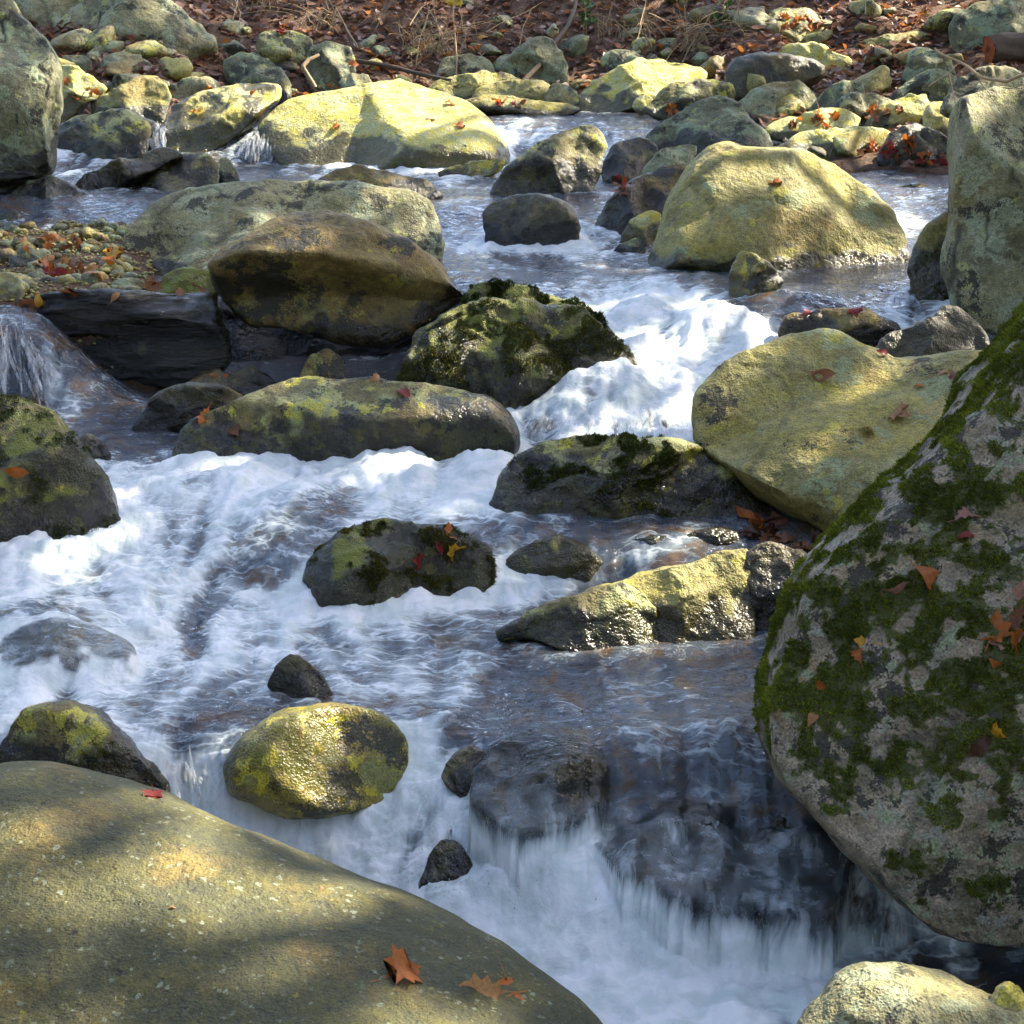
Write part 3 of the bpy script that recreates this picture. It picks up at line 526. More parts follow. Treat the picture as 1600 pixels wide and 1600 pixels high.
rock(K, 'low dark rounded rock in the shadowed pool left of the lichen slab', 'dark', [(208,660),(238,630),(268,608),(310,598),(350,604),(376,622),(360,655),(312,680),(240,680)], cat=K)
rock(K, 'dark lumpy rock with an orange leaf on it under the overhang', 'dark', [(292,604),(310,583),(336,577),(360,588),(392,574),(420,587),(434,606),(400,634),(330,640)], T=8.7, cat=K)
rock(K, 'small brown knob of rock in the hollow beneath the overhanging boulder', 'brown', [(466,590),(484,556),(514,547),(536,560),(540,590),(518,602),(484,602)], T=8.65, cat=K)
rock(B, 'long grey boulder with black crust marks behind the brown overhanging one', 'grey',
     [(194,384),(206,354),(230,328),(270,305),(330,290),(400,285),(480,283),(540,289),(600,297),(650,303),(674,318),(685,350),(688,400),(690,440),(600,450),(400,455),(250,446),(202,436),(192,408)], T=10.1, k=.8, lean=.5, ext=0, amp=.6, facets=3, crack=.5, wetshade_band=.06)
# gravel-bar stones
rock(K, 'low flat dark stone on the gravel behind the layered block', 'dark', [(38,446),(70,434),(120,434),(158,444),(168,460),(100,466),(45,464)], cat=K, T=9.1)
rock(K, 'smooth round teal-green stone on the gravel beside the long grey boulder', 'bluegrey', [(170,456),(180,440),(205,434),(228,442),(236,460),(205,468),(175,466)], cat=K, T=9.05, facets=1)
rock(K, 'lumpy green-brown stone between the layered block and the overhanging boulder', 'moss', [(238,456),(255,432),(290,420),(325,424),(342,446),(335,468),(290,474),(245,470)], cat=K, T=9.1)
rock(K, 'bright mossy green stone at the top of the left-edge waterfall', 'golden', [(-30,470),(-15,436),(10,426),(34,440),(41,462),(30,478),(0,486)], cat=K, T=8.85)
rock(K, 'dark grey oblong stone on the gravel next to the red leaves', 'grey', [(113,440),(120,426),(140,422),(158,432),(156,446),(130,450)], cat=K, T=9.4)
rock(K, 'pale olive oval stone on the gravel at the left edge', 'olive', [(8,418),(20,400),(45,394),(66,408),(66,424),(40,434),(14,430)], cat=K, T=9.8)
rock(K, 'pale tan upright stone at the left edge of the gravel', 'olive', [(-4,352),(8,334),(28,333),(38,348),(37,366),(18,372),(-2,370)], cat=K, T=11.2)
rock(B, 'smooth dark grey-green rock behind the gravel at the left', 'bluegrey', [(2,330),(20,296),(45,281),(76,276),(110,290),(146,312),(176,342),(172,358),(100,364),(30,364),(4,350)], T=11.6, k=.8, lean=.4, facets=6)
rock(K, 'dark rock at the left edge below the standing boulder', 'bluegrey', [(-50,300),(-30,275),(0,268),(26,270),(42,282),(40,302),(0,316),(-40,316)], T=11.9, cat=K)
rock(K, 'small round grey stone on the gravel edge', 'grey', [(140,362),(148,350),(160,348),(169,356),(166,366),(150,370)], cat=K, T=11.2, facets=1)
rock(K, 'small round brown stone left of the long grey boulder', 'brown', [(172,362),(180,348),(194,346),(204,356),(200,368),(182,372)], cat=K, T=11.1, facets=1)
# --- upper left
rock(B, 'tall upright grey boulder standing at the top left edge', 'bluegrey',
     [(-120,-60),(-40,-50),(8,-5),(34,26),(64,50),(84,80),(94,116),(91,150),(84,190),(82,236),(82,266),(62,278),(-20,290),(-110,280),(-170,120)], T=11.8, k=.8, lean=.15, ext=0, amp=.7, facets=3, crack=.6)
rock(B, 'large dark grey boulder filling the top left of the far bank', 'grey',
     [(10,-20),(60,-70),(150,-60),(232,-2),(258,5),(284,22),(314,42),(336,62),(337,76),(312,90),(288,104),(240,114),(205,100),(165,92),(120,84),(80,64),(40,20)], T=17.3, k=.8, lean=.4, ext=0, amp=.8, facets=6, dry=True, crack=.4)
rock(K, 'small green-grey stone beside the tall upright boulder', 'bluegrey', [(90,100),(100,88),(122,86),(142,94),(140,108),(110,112)], T=16.2, cat=K)
rock(K, 'pointed grey stone under the large dark boulder', 'grey', [(130,104),(138,82),(152,69),(164,78),(168,98),(158,114),(138,114)], T=16.5, cat=K)
rock(K, 'layered grey stone in shade under the large dark boulder', 'grey', [(152,112),(162,92),(190,82),(218,86),(236,104),(232,122),(190,128),(160,124)], T=16.3, cat=K, strata=.8)
rock(K, 'rippled yellow rock lit by sun behind the tall upright boulder', 'yellow', [(80,150),(84,112),(100,103),(122,108),(146,122),(166,138),(152,152),(128,160),(96,182),(82,176)], T=14.9, cat=K, strata=.8)
rock(K, 'angular rock with one sunlit yellow face left of the small cascade', 'olive', [(141,158),(165,147),(200,131),(232,119),(246,119),(257,130),(268,148),(262,166),(250,188),(225,184),(180,182),(145,174)], T=14.9, cat=K, facets=9, faces=[(0, 1.0, .6), (math.pi, .5, .8)])
rock(B, 'low dark rock with a pale top beside the small white cascade', 'lichen', [(80,206),(100,188),(140,180),(180,175),(214,176),(235,190),(246,208),(232,236),(200,252),(120,250),(82,242)], ct=(160,250), k=.8, lean=.35)
rock(B, 'tilted slab with a sunlit glittering top and shaded underside', 'yellow', [(262,198),(270,166),(300,150),(340,135),(385,126),(415,125),(438,134),(438,150),(420,168),(395,192),(360,212),(320,226),(286,240),(264,228)], ct=(310,238), k=.8, lean=.6, facets=2, faces=[(math.pi/2 + .4, 1.2, .55), (-math.pi/2 + .4, 1.0, .62)])
rock(K, 'dark rounded rock on the bank behind the tilted slab', 'bluegrey', [(350,102),(368,84),(395,83),(420,94),(442,110),(456,130),(450,150),(424,146),(385,134),(356,126)], T=16.6, cat=K)
rock(K, 'flat greenish rock between the angular rock and tilted slab', 'grey', [(264,136),(290,124),(320,121),(342,130),(338,148),(300,154),(270,150)], T=16.0, cat=K)
rock(K, 'rock with a round mint-green lichen patch on the far bank', 'lichen', [(402,74),(410,52),(438,47),(470,51),(489,63),(488,80),(468,92),(440,104),(412,94)], T=17.4, cat=K, dry=True)
rock(K, 'grey-green rock beside the curved root on the far bank', 'bluegrey', [(478,104),(488,76),(518,67),(546,75),(556,96),(552,118),(530,130),(500,138),(482,122)], T=17.0, cat=K, dry=True)
rock(K, 'long low black wedge of rock in the upper left pool', 'dark', [(116,290),(134,270),(170,256),(214,246),(236,233),(264,232),(288,243),(258,258),(200,282),(162,298),(128,300)], cat=K, ct=(150,298), k=.6)
rock(B, 'broken grey rock with a yellow lichen edge left of the long grey boulder', 'lichen', [(148,318),(172,290),(208,265),(250,247),(290,242),(326,245),(342,258),(340,288),(314,304),(256,322),(228,340),(160,338)], T=12.1, facets=8, crack=.5)
rock(K, 'small grey stone pressed against the broken grey rock', 'bluegrey', [(336,270),(345,247),(359,249),(371,270),(376,288),(352,296),(338,288)], T=12.3, cat=K)
# --- back centre
BRIGHT = rock(B, 'brilliant sunlit pale yellow boulder at the back of the stream', 'yellow',
     [(402,202),(420,175),(450,156),(500,145),(560,135),(608,128),(626,122),(650,132),(700,150),(740,168),(774,198),(796,230),(790,243),(740,252),(690,258),(600,259),(520,258),(468,254),(430,232)], ct=(600,258), k=.85, lean=.75, amp=.5, facets=2, faces=[(math.pi/2, 1.0, .62)], wetshade_band=.12)
rock(K, 'little pointed stone perched on the brilliant sunlit boulder', 'yellow', [(614,132),(622,119),(632,118),(646,130),(650,138),(630,142)], T=15.7, cat=K, ext=.5, dry=True)
rock(B, 'low smooth brown rock washed over by water behind the long boulder', 'brown', [(496,284),(520,266),(560,261),(622,274),(668,285),(690,302),(640,312),(530,306)], ct=(600,308), k=.7, lean=.5)
rock(K, 'flat green rock awash below the brilliant sunlit boulder', 'golden', [(684,268),(715,256),(760,250),(790,250),(780,268),(735,280),(695,279)], cat=K, k=.6)
rock(B, 'dark rock with a sunlit right flank in the upper channel', 'lichen', [(768,292),(790,265),(820,245),(860,216),(900,200),(926,200),(946,224),(942,262),(922,290),(880,302),(800,304)], k=.85, lean=.3, facets=4, faces=[(math.pi*.75, .7, .75)])
rock(B, 'dark squarish rock splitting the water above the centre pool', 'dark', [(756,334),(768,316),(808,308),(860,307),(890,324),(904,350),(902,376),(862,390),(800,388),(760,374)], k=.85, lean=.3)
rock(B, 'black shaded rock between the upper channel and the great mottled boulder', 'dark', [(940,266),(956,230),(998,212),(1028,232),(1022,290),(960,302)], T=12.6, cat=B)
rock(B, 'dark green rock with a paler right face behind the great mottled boulder', 'bluegrey', [(1000,228),(1038,192),(1080,166),(1112,151),(1146,154),(1172,180),(1202,214),(1198,242),(1100,254),(1015,262)], T=13.2, k=.8, lean=.35, facets=6)
rock(K, 'rounded grey-green rock wedged behind the great mottled boulder', 'grey', [(1000,270),(1020,244),(1054,228),(1090,228),(1080,254),(1040,274)], T=12.2, cat=K)
rock(B, 'brown and yellow rock leaning on the left of the great mottled boulder', 'brown', [(921,374),(930,350),(958,312),(990,284),(1032,262),(1072,256),(1064,304),(1024,384),(972,398),(930,394)], T=11.1, k=.7, lean=.4)
rock(K, 'small rock with bright yellow lichen at the left foot of the great boulder', 'yellow', [(964,378),(984,346),(1014,330),(1034,336),(1022,376),(988,388)], T=10.8, cat=K)
rock(K, 'low slate-grey stone in the water left of the great mottled boulder', 'bluegrey', [(950,402),(966,384),(990,372),(1010,376),(1006,400),(980,412)], T=10.5, cat=K)
GREAT = rock(B, 'great mottled boulder half in sun in the upper right of the stream', 'olive',
     [(1002,402),(1020,360),(1045,310),(1070,265),(1100,236),(1130,226),(1170,232),(1220,235),(1260,245),(1310,265),(1360,295),(1400,335),(1418,370),(1421,417),(1350,417),(1250,414),(1150,408),(1060,410),(1008,408)], ct=(1210,416), k=.8, lean=.45, amp=.6, facets=2, faces=[(-.5, .7, .85)], crack=.35, wetshade_band=.07)
rock(K, 'small pointed rock with a bright yellow right face in the centre pool', 'golden', [(1139,434),(1149,402),(1164,392),(1200,411),(1222,436),(1216,450),(1180,458),(1146,474)], cat=K, facets=3, faces=[(math.pi, 1.1, .6)])
rock(K, 'thin green stone awash at the foot of the great mottled boulder', 'golden', [(1222,412),(1240,405),(1280,404),(1304,411),(1290,420),(1240,421)], cat=K)
rock(B, 'brown wet rock with red leaves below the right-hand ledge', 'brown', [(1216,522),(1228,497),(1260,488),(1292,483),(1352,487),(1388,500),(1408,518),(1384,550),(1300,562),(1236,545)], T=8.55, k=.7)
rock(B, 'dark angular rock with a yellowish edge behind the olive boulder', 'dark', [(1366,545),(1384,522),(1440,506),(1480,477),(1512,490),(1544,532),(1530,562),(1440,566),(1372,556)], T=8.2, k=.7, facets=9)
rock(B, 'tall flat-faced grey boulder standing at the upper right edge', 'grey',
     [(1489,205),(1494,158),(1520,142),(1560,131),(1640,124),(1740,140),(1780,320),(1720,500),(1620,530),(1560,535),(1528,522),(1502,470),(1487,400),(1487,300)], c=(1610,330), T=8.9, k=.6, lean=.1, ext=0, amp=.6, facets=2, faces=[(math.pi, .35, .78)], crack=.5, dry=True)
rock(B, 'olive rock leaning on the left foot of the tall upper right boulder', 'olive', [(1424,426),(1430,380),(1452,350),(1492,334),(1530,380),(1545,480),(1535,545),(1490,520),(1446,496),(1430,464)], T=9.25, k=.7, lean=.2)
# --- far bank, right
rock(B, 'sunlit yellow boulder tapering right at the far bank', 'yellow', [(900,152),(920,135),(950,115),(990,98),(1040,97),(1092,104),(1104,120),(1072,142),(1012,162),(950,170),(908,168)], T=16.6, k=.8, lean=.6, facets=3)
rock(K, 'small bright stone in front of the tapering yellow boulder', 'yellow', [(988,166),(994,153),(1010,149),(1022,156),(1018,170),(1000,174)], T=15.9, cat=K)
rock(B, 'low olive rock left of the tapering yellow boulder', 'olive', [(662,140),(700,122),(760,114),(800,117),(822,130),(810,150),(720,156)], T=17.0, k=.7, lean=.5)
rock(K, 'grey-olive rock in front of the low olive rock at the far pool', 'olive', [(736,154),(750,136),(790,128),(850,130),(872,150),(862,168),(790,166)], T=16.7, cat=K, lean=.5)
rock(K, 'small dark rock between the grey-olive rock and the tapering yellow boulder', 'grey', [(852,154),(860,133),(884,131),(904,150),(902,168),(866,168)], T=16.5, cat=K)
rock(K, 'flat olive rock awash at the edge of the far pool', 'olive', [(712,164),(760,152),(830,158),(900,163),(908,172),(860,178),(760,174)], T=16.1, cat=K, lean=.7)
rock(K, 'dark low rock right of the far pool with an orange leaf', 'lichen', [(1005,168),(1030,142),(1060,128),(1110,124),(1142,130),(1148,152),(1110,170),(1050,178)], T=15.4, cat=K)
rock(B, 'dark oval boulder lying on other rocks at the upper right', 'dark', [(1132,116),(1145,95),(1180,85),(1230,88),(1270,95),(1289,108),(1286,123),(1250,132),(1200,148),(1155,154),(1137,142)], T=15.8, lean=.2, facets=1, dry=True)
rock(K, 'shaded grey rock under the dark oval boulder', 'grey', [(1152,164),(1175,143),(1215,128),(1256,130),(1282,148),(1272,170),(1230,182),(1176,182)], T=15.1, cat=K)
rock(K, 'dark grey rock right of the one under the oval boulder', 'bluegrey', [(1262,176),(1284,146),(1320,128),(1346,130),(1352,152),(1324,176),(1290,186)], T=15.0, cat=K)
rock(B, 'rounded grey-yellow boulder with orange leaves above the oval boulder', 'lichen', [(1150,64),(1160,40),(1190,20),(1220,14),(1252,25),(1292,45),(1314,66),(1304,80),(1250,92),(1178,92)], T=18.2, lean=.4, dry=True)
rock(K, 'mint-tinged sunlit rock right of the dark oval boulder', 'yellow', [(1212,92),(1228,71),(1264,67),(1302,84),(1332,96),(1324,116),(1290,120),(1238,106)], T=16.9, cat=K, dry=True)
rock(K, 'dark slanting rock at the top right above the leaf drift', 'bluegrey', [(1286,54),(1304,33),(1345,26),(1382,35),(1393,52),(1352,68),(1308,72)], T=18.4, cat=K, dry=True)
rock(K, 'flat yellow-edged rock lying in the leaf drift at the top right', 'olive', [(1326,76),(1350,62),(1400,52),(1436,47),(1454,58),(1442,72),(1400,90),(1344,90)], T=17.6, cat=K, dry=True)
rock(B, 'large grey-green rock in the top right corner', 'bluegrey', [(1486,56),(1495,25),(1530,7),(1582,-4),(1660,0),(1680,60),(1590,76),(1500,76)], T=17.4, lean=.3, dry=True)
rock(K, 'sunlit upright yellow stone at the very top right', 'yellow', [(1378,18),(1390,-8),(1418,-10),(1428,14),(1408,30),(1388,30)], T=19.0, cat=K, dry=True)
rock(K, 'sunlit flat stone at the top edge near the right corner', 'yellow', [(1468,8),(1490,-12),(1540,-14),(1552,0),(1520,12),(1480,18)], T=19.2, cat=K, dry=True)
rock(K, 'brown-grey rock above the bright flat slabs', 'grey', [(1298,176),(1325,148),(1360,145),(1392,158),(1388,184),(1350,196),(1308,192)], T=14.5, cat=K)
rock(K, 'yellow-green lichen rock behind the leaf drift', 'yellow', [(1352,192),(1385,161),(1420,147),(1450,159),(1462,178),(1434,200),(1376,208)], T=14.3, cat=K)
rock(K, 'blocky sunlit yellow rock beside the tall upper right boulder', 'yellow', [(1441,184),(1455,162),(1490,159),(1506,180),(1498,208),(1454,206)], T=14.0, cat=K, facets=8)
rock(K, 'bright flat slab with leaves above the great mottled boulder', 'yellow', [(1195,202),(1220,185),(1265,175),(1320,171),(1343,185),(1337,202),(1290,210),(1230,216)], T=14.1, cat=K, lean=.6)
rock(K, 'green-sided sunlit rock directly above the great mottled boulder', 'yellow', [(1200,240),(1240,212),(1290,198),(1340,199),(1387,208),(1376,228),(1346,248),(1310,256),(1240,252)], T=13.7, cat=K, lean=.4, faces=[(math.pi/2, .9, .6)])
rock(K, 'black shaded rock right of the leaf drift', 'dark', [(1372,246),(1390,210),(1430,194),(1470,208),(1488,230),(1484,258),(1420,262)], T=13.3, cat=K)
rock(K, 'teal lichen rock behind the bare tan branch', 'bluegrey', [(1382,154),(1420,125),(1450,111),(1482,114),(1500,136),(1462,162),(1408,162)], T=14.9, cat=K)
rock(K, 'grey-green rock under the bare tan branch at the right', 'bluegrey', [(1410,118),(1425,88),(1460,80),(1486,92),(1490,116),(1450,126)], T=15.9, cat=K, dry=True)
rock(K, 'smooth grey rock sloping behind the tall upper right boulder', 'grey', [(1470,165),(1490,130),(1530,108),(1580,104),(1600,130),(1560,170)], T=13.2, cat=K, dry=True)
rock(K, 'small wet stone in the little cascade at the right', 'golden', [(1392,300),(1410,290),(1450,288),(1468,298),(1450,310),(1405,312)], cat=K, T=12.2)
rock(K, 'low dark ledge stone below the little cascade at the right', 'dark', [(1386,326),(1410,316),(1470,312),(1490,324),(1450,336),(1400,336)], cat=K, T=11.7)
# --- far bank, centre
rock(K, 'squarish grey-tan rock at the foot of the leafy bank', 'grey', [(686,122),(690,93),(730,85),(768,94),(774,120),(730,130)], T=17.5, cat=K, dry=True)
rock(K, 'pointed grey boulder behind the leaning branch on the leafy bank', 'bluegrey', [(780,116),(800,86),(830,61),(860,61),(878,86),(886,122),(840,136)], T=17.6, cat=K, dry=True)
rock(K, 'round grey stone at the top of the leafy bank in the centre', 'grey', [(754,22),(764,6),(786,4),(800,18),(794,34),(768,38)], T=19.2, cat=K, dry=True)
rock(K, 'dark round stone half buried at the top edge of the bank', 'bluegrey', [(676,26),(690,10),(716,8),(728,24),(716,42),(688,42)], T=19.2, cat=K, dry=True)
rock(K, 'flat dark stone at the foot of the bank above the tapering yellow boulder', 'bluegrey', [(936,96),(950,80),(984,78),(1006,90),(996,106),(952,106)], T=17.7, cat=K, dry=True)
rock(K, 'lilac-grey stone at the foot of the brushy bank', 'grey', [(984,84),(994,68),(1014,68),(1026,80),(1018,94),(996,96)], T=18.0, cat=K, dry=True)
rock(K, 'grey-green stone next to the lilac-grey one under the brush', 'bluegrey', [(1018,84),(1030,62),(1056,60),(1068,78),(1056,96),(1030,98)], T=18.0, cat=K, dry=True)
rock(K, 'pale upright stone in the leaves left of the centre', 'olive', [(628,98),(634,74),(648,74),(662,92),(656,108),(638,110)], T=17.8, cat=K, dry=True)
rock(K, 'small teal stone in the leaf litter above the brilliant boulder', 'bluegrey', [(576,90),(584,74),(602,72),(612,84),(604,96),(586,98)], T=17.7, cat=K, dry=True)
rock(K, 'tan stone leaning in the leaf litter near the bent grass', 'olive', [(606,66),(620,46),(652,50),(664,66),(640,76),(616,76)], T=18.3, cat=K, dry=True)
rock(K, 'small brown stone in the leaf litter near the thin green stem', 'brown', [(658,86),(666,70),(684,68),(694,80),(686,94),(668,94)], T=17.9, cat=K, dry=True)
rock(K, 'grey stone behind the fallen pole at the back', 'grey', [(530,128),(545,115),(572,116),(582,130),(560,140),(538,140)], T=16.8, cat=K, dry=True)
rock(K, 'dim grey stone at the top of the bank in front of the brush', 'grey', [(1000,40),(1012,18),(1042,14),(1060,34),(1046,56),(1014,58)], T=19.0, cat=K, dry=True)
rock(K, 'dim rock in the brush left of the rounded grey-yellow boulder', 'brown', [(1126,66),(1134,44),(1152,38),(1166,56),(1160,78),(1138,82)], T=18.0, cat=K, dry=True)

# ------------------------------------------------------------------ the stream
def rock_contact_mask():
    """how close each spot is to a rock that breaks the surface: a map over the ground plan"""
    x0, y0, cs = -8.0, 3.0, .02; nx, ny = 800, 860
    m = np.zeros((nx, ny)); P = np.concatenate(NEARV)
    i = ((P[:, 0] - x0) / cs).astype(int); j = ((P[:, 1] - y0) / cs).astype(int); ok = (i >= 0) & (i < nx) & (j >= 0) & (j < ny)
    m[i[ok], j[ok]] = 1.0
    m = gsmooth(gsmooth(m, 3.0, 0), 3.0, 1); m = np.clip(m / (.35 * m.max()), 0, 1)
    return x0, y0, cs, m
CM = rock_contact_mask()
def near_rock(x, y):
    x0, y0, cs, m = CM
    i = np.clip(((x - x0) / cs).astype(int), 0, m.shape[0] - 1); j = np.clip(((y - y0) / cs).astype(int), 0, m.shape[1] - 1); return m[i, j]
HUMPS = [(840,1215,.15,.07),(690,1150,.10,.05),(1010,1220,.20,.07),(1150,1200,.18,.06),(1240,1260,.12,.05),(1070,448,.28,.07),(1250,468,.3,.06),(940,628,.24,.15),(95,985,.32,.06),(1125,520,.22,.13),
         (250,800,.3,.05),(420,850,.35,.05),(620,750,.3,.04),(300,960,.3,.03),(1010,500,.22,.10),(985,560,.16,.08),(760,745,.18,.07),(340,770,.2,.08),(470,800,.22,.07),(60,890,.2,.06),(230,930,.2,.06),(560,1290,.22,.05),(950,1460,.25,.05),(1120,1480,.2,.04),(480,1310,.2,.05),(870,1410,.15,.04),(780,1412,.07,.05),(885,1428,.08,.05),(990,1430,.07,.055),(1080,1442,.08,.05),(1180,1458,.08,.05),(700,1425,.08,.05),(930,1475,.10,.05),(1030,1490,.09,.05),(1240,1480,.08,.04)]
HUMPS = [tuple(P3(px, py, np.array(contact(px, py)))[:2]) + (r, h) for px, py, r, h in HUMPS]
def flow_streaks():
    """noise combed along the current, which runs downhill and bends round the rocks: a map over the ground plan"""
    cs = .018; x0, y0 = -5.6, 3.1; nx, ny = 622, 911
    X, Y = np.meshgrid(x0 + np.arange(nx) * cs, y0 + np.arange(ny) * cs, indexing='ij')
    Z = zw(X.ravel(), Y.ravel()).reshape(X.shape); Z = gsmooth(gsmooth(Z, 4, 0), 4, 1)
    ob = np.zeros((nx, ny))
    for (o_, V, N, Q, m_) in ROCKS.values():
        wl = zw(V[:, 0], V[:, 1]); p = V[(V[:, 2] > wl) & (V[:, 2] < wl + .3)]
        i = ((p[:, 0] - x0) / cs).astype(int); j = ((p[:, 1] - y0) / cs).astype(int); ok = (i >= 0) & (i < nx) & (j >= 0) & (j < ny); ob[i[ok], j[ok]] = 1
    ob = gsmooth(gsmooth(ob, 7, 0), 7, 1)
    gx, gy = np.gradient(Z, cs); ox, oy = np.gradient(ob, cs)
    vx = -1.6 * gx - .22 * ox + .25 * fbm(np.stack([X, Y, 0 * X], -1).reshape(-1, 3) * 1.3, 2, 90).reshape(X.shape); vy = -1.6 * gy - .30 - .16 * oy
    vx, vy = gsmooth(gsmooth(vx, 3, 0), 3, 1), gsmooth(gsmooth(vy, 3, 0), 3, 1)
    sp = np.sqrt(vx ** 2 + vy ** 2) + 1e-6; vx, vy = vx / sp, vy / sp
    outs = []
    for sig, L in ((.8, 14), (2.4, 24)):
        n = RNG.normal(0, 1, (nx, ny)); n = gsmooth(gsmooth(n, sig, 0), sig, 1); acc = n.copy()
        for sgn in (1, -1):
            fi, fj = np.meshgrid(np.arange(nx, dtype=float), np.arange(ny, dtype=float), indexing='ij')
            for _ in range(L):
                a = np.clip(fi, 0, nx - 1).astype(int); b = np.clip(fj, 0, ny - 1).astype(int)
                fi = fi + sgn * vx[a, b]; fj = fj + sgn * vy[a, b]
                acc += n[np.clip(np.rint(fi), 0, nx - 1).astype(int), np.clip(np.rint(fj), 0, ny - 1).astype(int)]
        acc = gsmooth(gsmooth(acc, .7, 0), .7, 1); outs.append((acc - acc.mean()) / acc.std())
    return x0, y0, cs, outs
FLOW = flow_streaks()
def streaks(x, y):
    x0, y0, cs, o = FLOW; nx, ny = o[0].shape
    a = np.clip((x - x0) / cs, 0, nx - 1.001); b = np.clip((y - y0) / cs, 0, ny - 1.001); i = a.astype(int); j = b.astype(int); fa = a - i; fb = b - j
    return [(T[i, j] * (1 - fa) + T[i + 1, j] * fa) * (1 - fb) + (T[i, j + 1] * (1 - fa) + T[i + 1, j + 1] * fa) * fb for T in o]
def water_point(px, y):
    xa = (px - 800) / FPX * (y * CP + 2.1 * SP); yb = y
    y = y + .22 * fbm(np.stack([xa * 3.6, y * .8, y * 0 + 4.4], -1), 4, 71) * np.exp(-((yb - 4.65) / .35) ** 2)
    z = tab(ZT, px, y); f = tab(FT, px, y)
    f = sstep(.04, .96, f) ; ya = y; y = yb; x = (px - 800) / FPX * (y * CP + (H - z) * SP); l1, l2 = streaks(x, y)
    sl = (tab(ZT, px, ya * 1.004) - tab(ZT, px, ya * .996)) / (.008 * y)
    for hx, hy, r, h in HUMPS: z = z + h * np.exp(-((x - hx) ** 2 + ((y - hy) * 1.25) ** 2) / r ** 2)
    nr = near_rock(x, y)
    q = np.stack([x, y, z * .6], -1); slp = sstep(.35, 1.3, sl)
    big = fbm(q * np.array([1.6, 2.4, 1]), 3, 40)
    lump = fbm(q * np.array([4.2, 6.5, 4]), 3, 41, .55, billow=True); chop = fbm(q * np.array([11, 17, 11]), 4, 42, .6, billow=True)
    stri = fbm(np.stack([x * 17, y * 1.5, z * 1.5], -1), 3, 43)
    fo = .95 * f + .30 * big + .16 * lump + .40 * nr * (.35 + f) - .10 + (.13 * l1 + .17 * l2) * (.40 + .55 * np.clip(f * 1.6, 0, 1))
    fo = np.clip(fo, 0, 1.15)
    calm = 1 - slp
    dz = calm * (.018 * (.35 + f) * big + (.008 + .038 * np.clip(f, 0, 1)) * lump + (.004 + .012 * np.clip(f, 0, 1) ** 1.5) * chop + (.002 + .0035 * f) * l1 + (.003 + .006 * f) * l2) + slp * .028 * stri + .026 * nr * np.clip(f * 1.5 + .3, 0, 1)
    z = z + dz
    y2 = y - slp * .02 * stri
    return x, y2, z, fo, slp
def build_water():
    px = np.concatenate([np.linspace(-600, -20, 50)[:-1], np.linspace(-20, 1620, 540), np.linspace(1620, 2200, 40)[1:]])
    yy = np.geomspace(3.1, 19.5, 4000)
    dens = 1 / yy; 
    for a, b, kx in ((4.45, 5.15, 2.6), (6.1, 6.6, 1.2), (7.1, 9.5, .8), (10.7, 12.2, .6), (14.0, 15.2, .6), (3.1, 3.9, -.6)): dens = dens * (1 + kx * ((yy > a) & (yy < b)))
    cdf = np.concatenate([[0], np.cumsum((dens[1:] + dens[:-1]) / 2 * np.diff(yy))]); cdf /= cdf[-1]
    ys = np.interp(np.linspace(0, 1, 660), cdf, yy)
    A, Y = np.meshgrid(px, ys, indexing='ij')
    x, y, z, fo, sl = water_point(A.ravel(), Y.ravel())
    # a thin film runs over the drowned rocks of the lower fall
    from mathutils.bvhtree import BVHTree
    film = np.zeros(len(z)); x_, y_, z_ = x.reshape(A.shape), y.reshape(A.shape), z.reshape(A.shape)
    for lab, th in (('dark dome rock under a thin sheet of water at the lip of the lower fall', .010), ('broad black wet rock face of the lower fall next to the giant mossy boulder', .010), ('low mossy hump under a sheet of water at the left edge', .006)):
        o_, RV, RN, RQ, _m = ROCKS[lab]; bv = BVHTree.FromPolygons(RV.tolist(), RQ.tolist()); lo = RV.min(0); hi = RV.max(0)
        top = np.full(A.shape, -9.0)
        for a, b in zip(*np.where((x_ > lo[0]) & (x_ < hi[0]) & (y_ > lo[1]) & (y_ < hi[1]))):
            h = bv.ray_cast(Vector((x_[a, b], y_[a, b], z_[a, b] + 2)), Vector((0, 0, -1)))
            if h[0] is not None: top[a, b] = h[0].z + th
        for _ in range(3):
            t2 = top.copy(); t2[1:] = np.maximum(t2[1:], top[:-1] - .004); t2[:-1] = np.maximum(t2[:-1], top[1:] - .004); t2[:, :-1] = np.maximum(t2[:, :-1], top[:, 1:] - .006); top = t2
        top = top.ravel(); d = top - z; k_ = np.clip(1 - np.abs(d) / .04, 0, 1); on = d > -.04
        z = np.where(on, np.maximum(z, top) + .010 * k_ * k_, z); fl_ = sstep(-.01, .03, d); film = np.maximum(film, fl_)
        fo = np.where(fl_ > 0, fo * (1 - fl_) + fl_ * np.minimum(fo, .14 + .5 * np.clip(fo - .3, 0, .4)), fo); z_ = z.reshape(A.shape)
    Zg = z.reshape(A.shape); Yg = Y; g_ = np.gradient(Zg, axis=1) / np.gradient(Yg, axis=1); g_ = gsmooth(g_, 1.2, 1)
    sl = np.maximum(sl * .6, sstep(.5, 1.6, g_.ravel()))
    V = np.stack([x, y, z], -1); n0, n1 = A.shape; i = np.arange(n0 * n1).reshape(n0, n1)
    Q = np.stack([i[:-1, :-1], i[1:, :-1], i[1:, 1:], i[:-1, 1:]], -1).reshape(-1, 4)
    # no sheet under dry ground
    g = ground_z(V[:, 0], V[:, 1], False); ok = (V[:, 2] > g - .15)
    Q = Q[ok[Q].any(1)]
    me = new_mesh('stream_water', V, Q, mat=M_WATER, attrs={'foam': fo, 'slope': sl, 'film': film})
    return link('stream_water', me, kind='structure')
WATER = build_water()

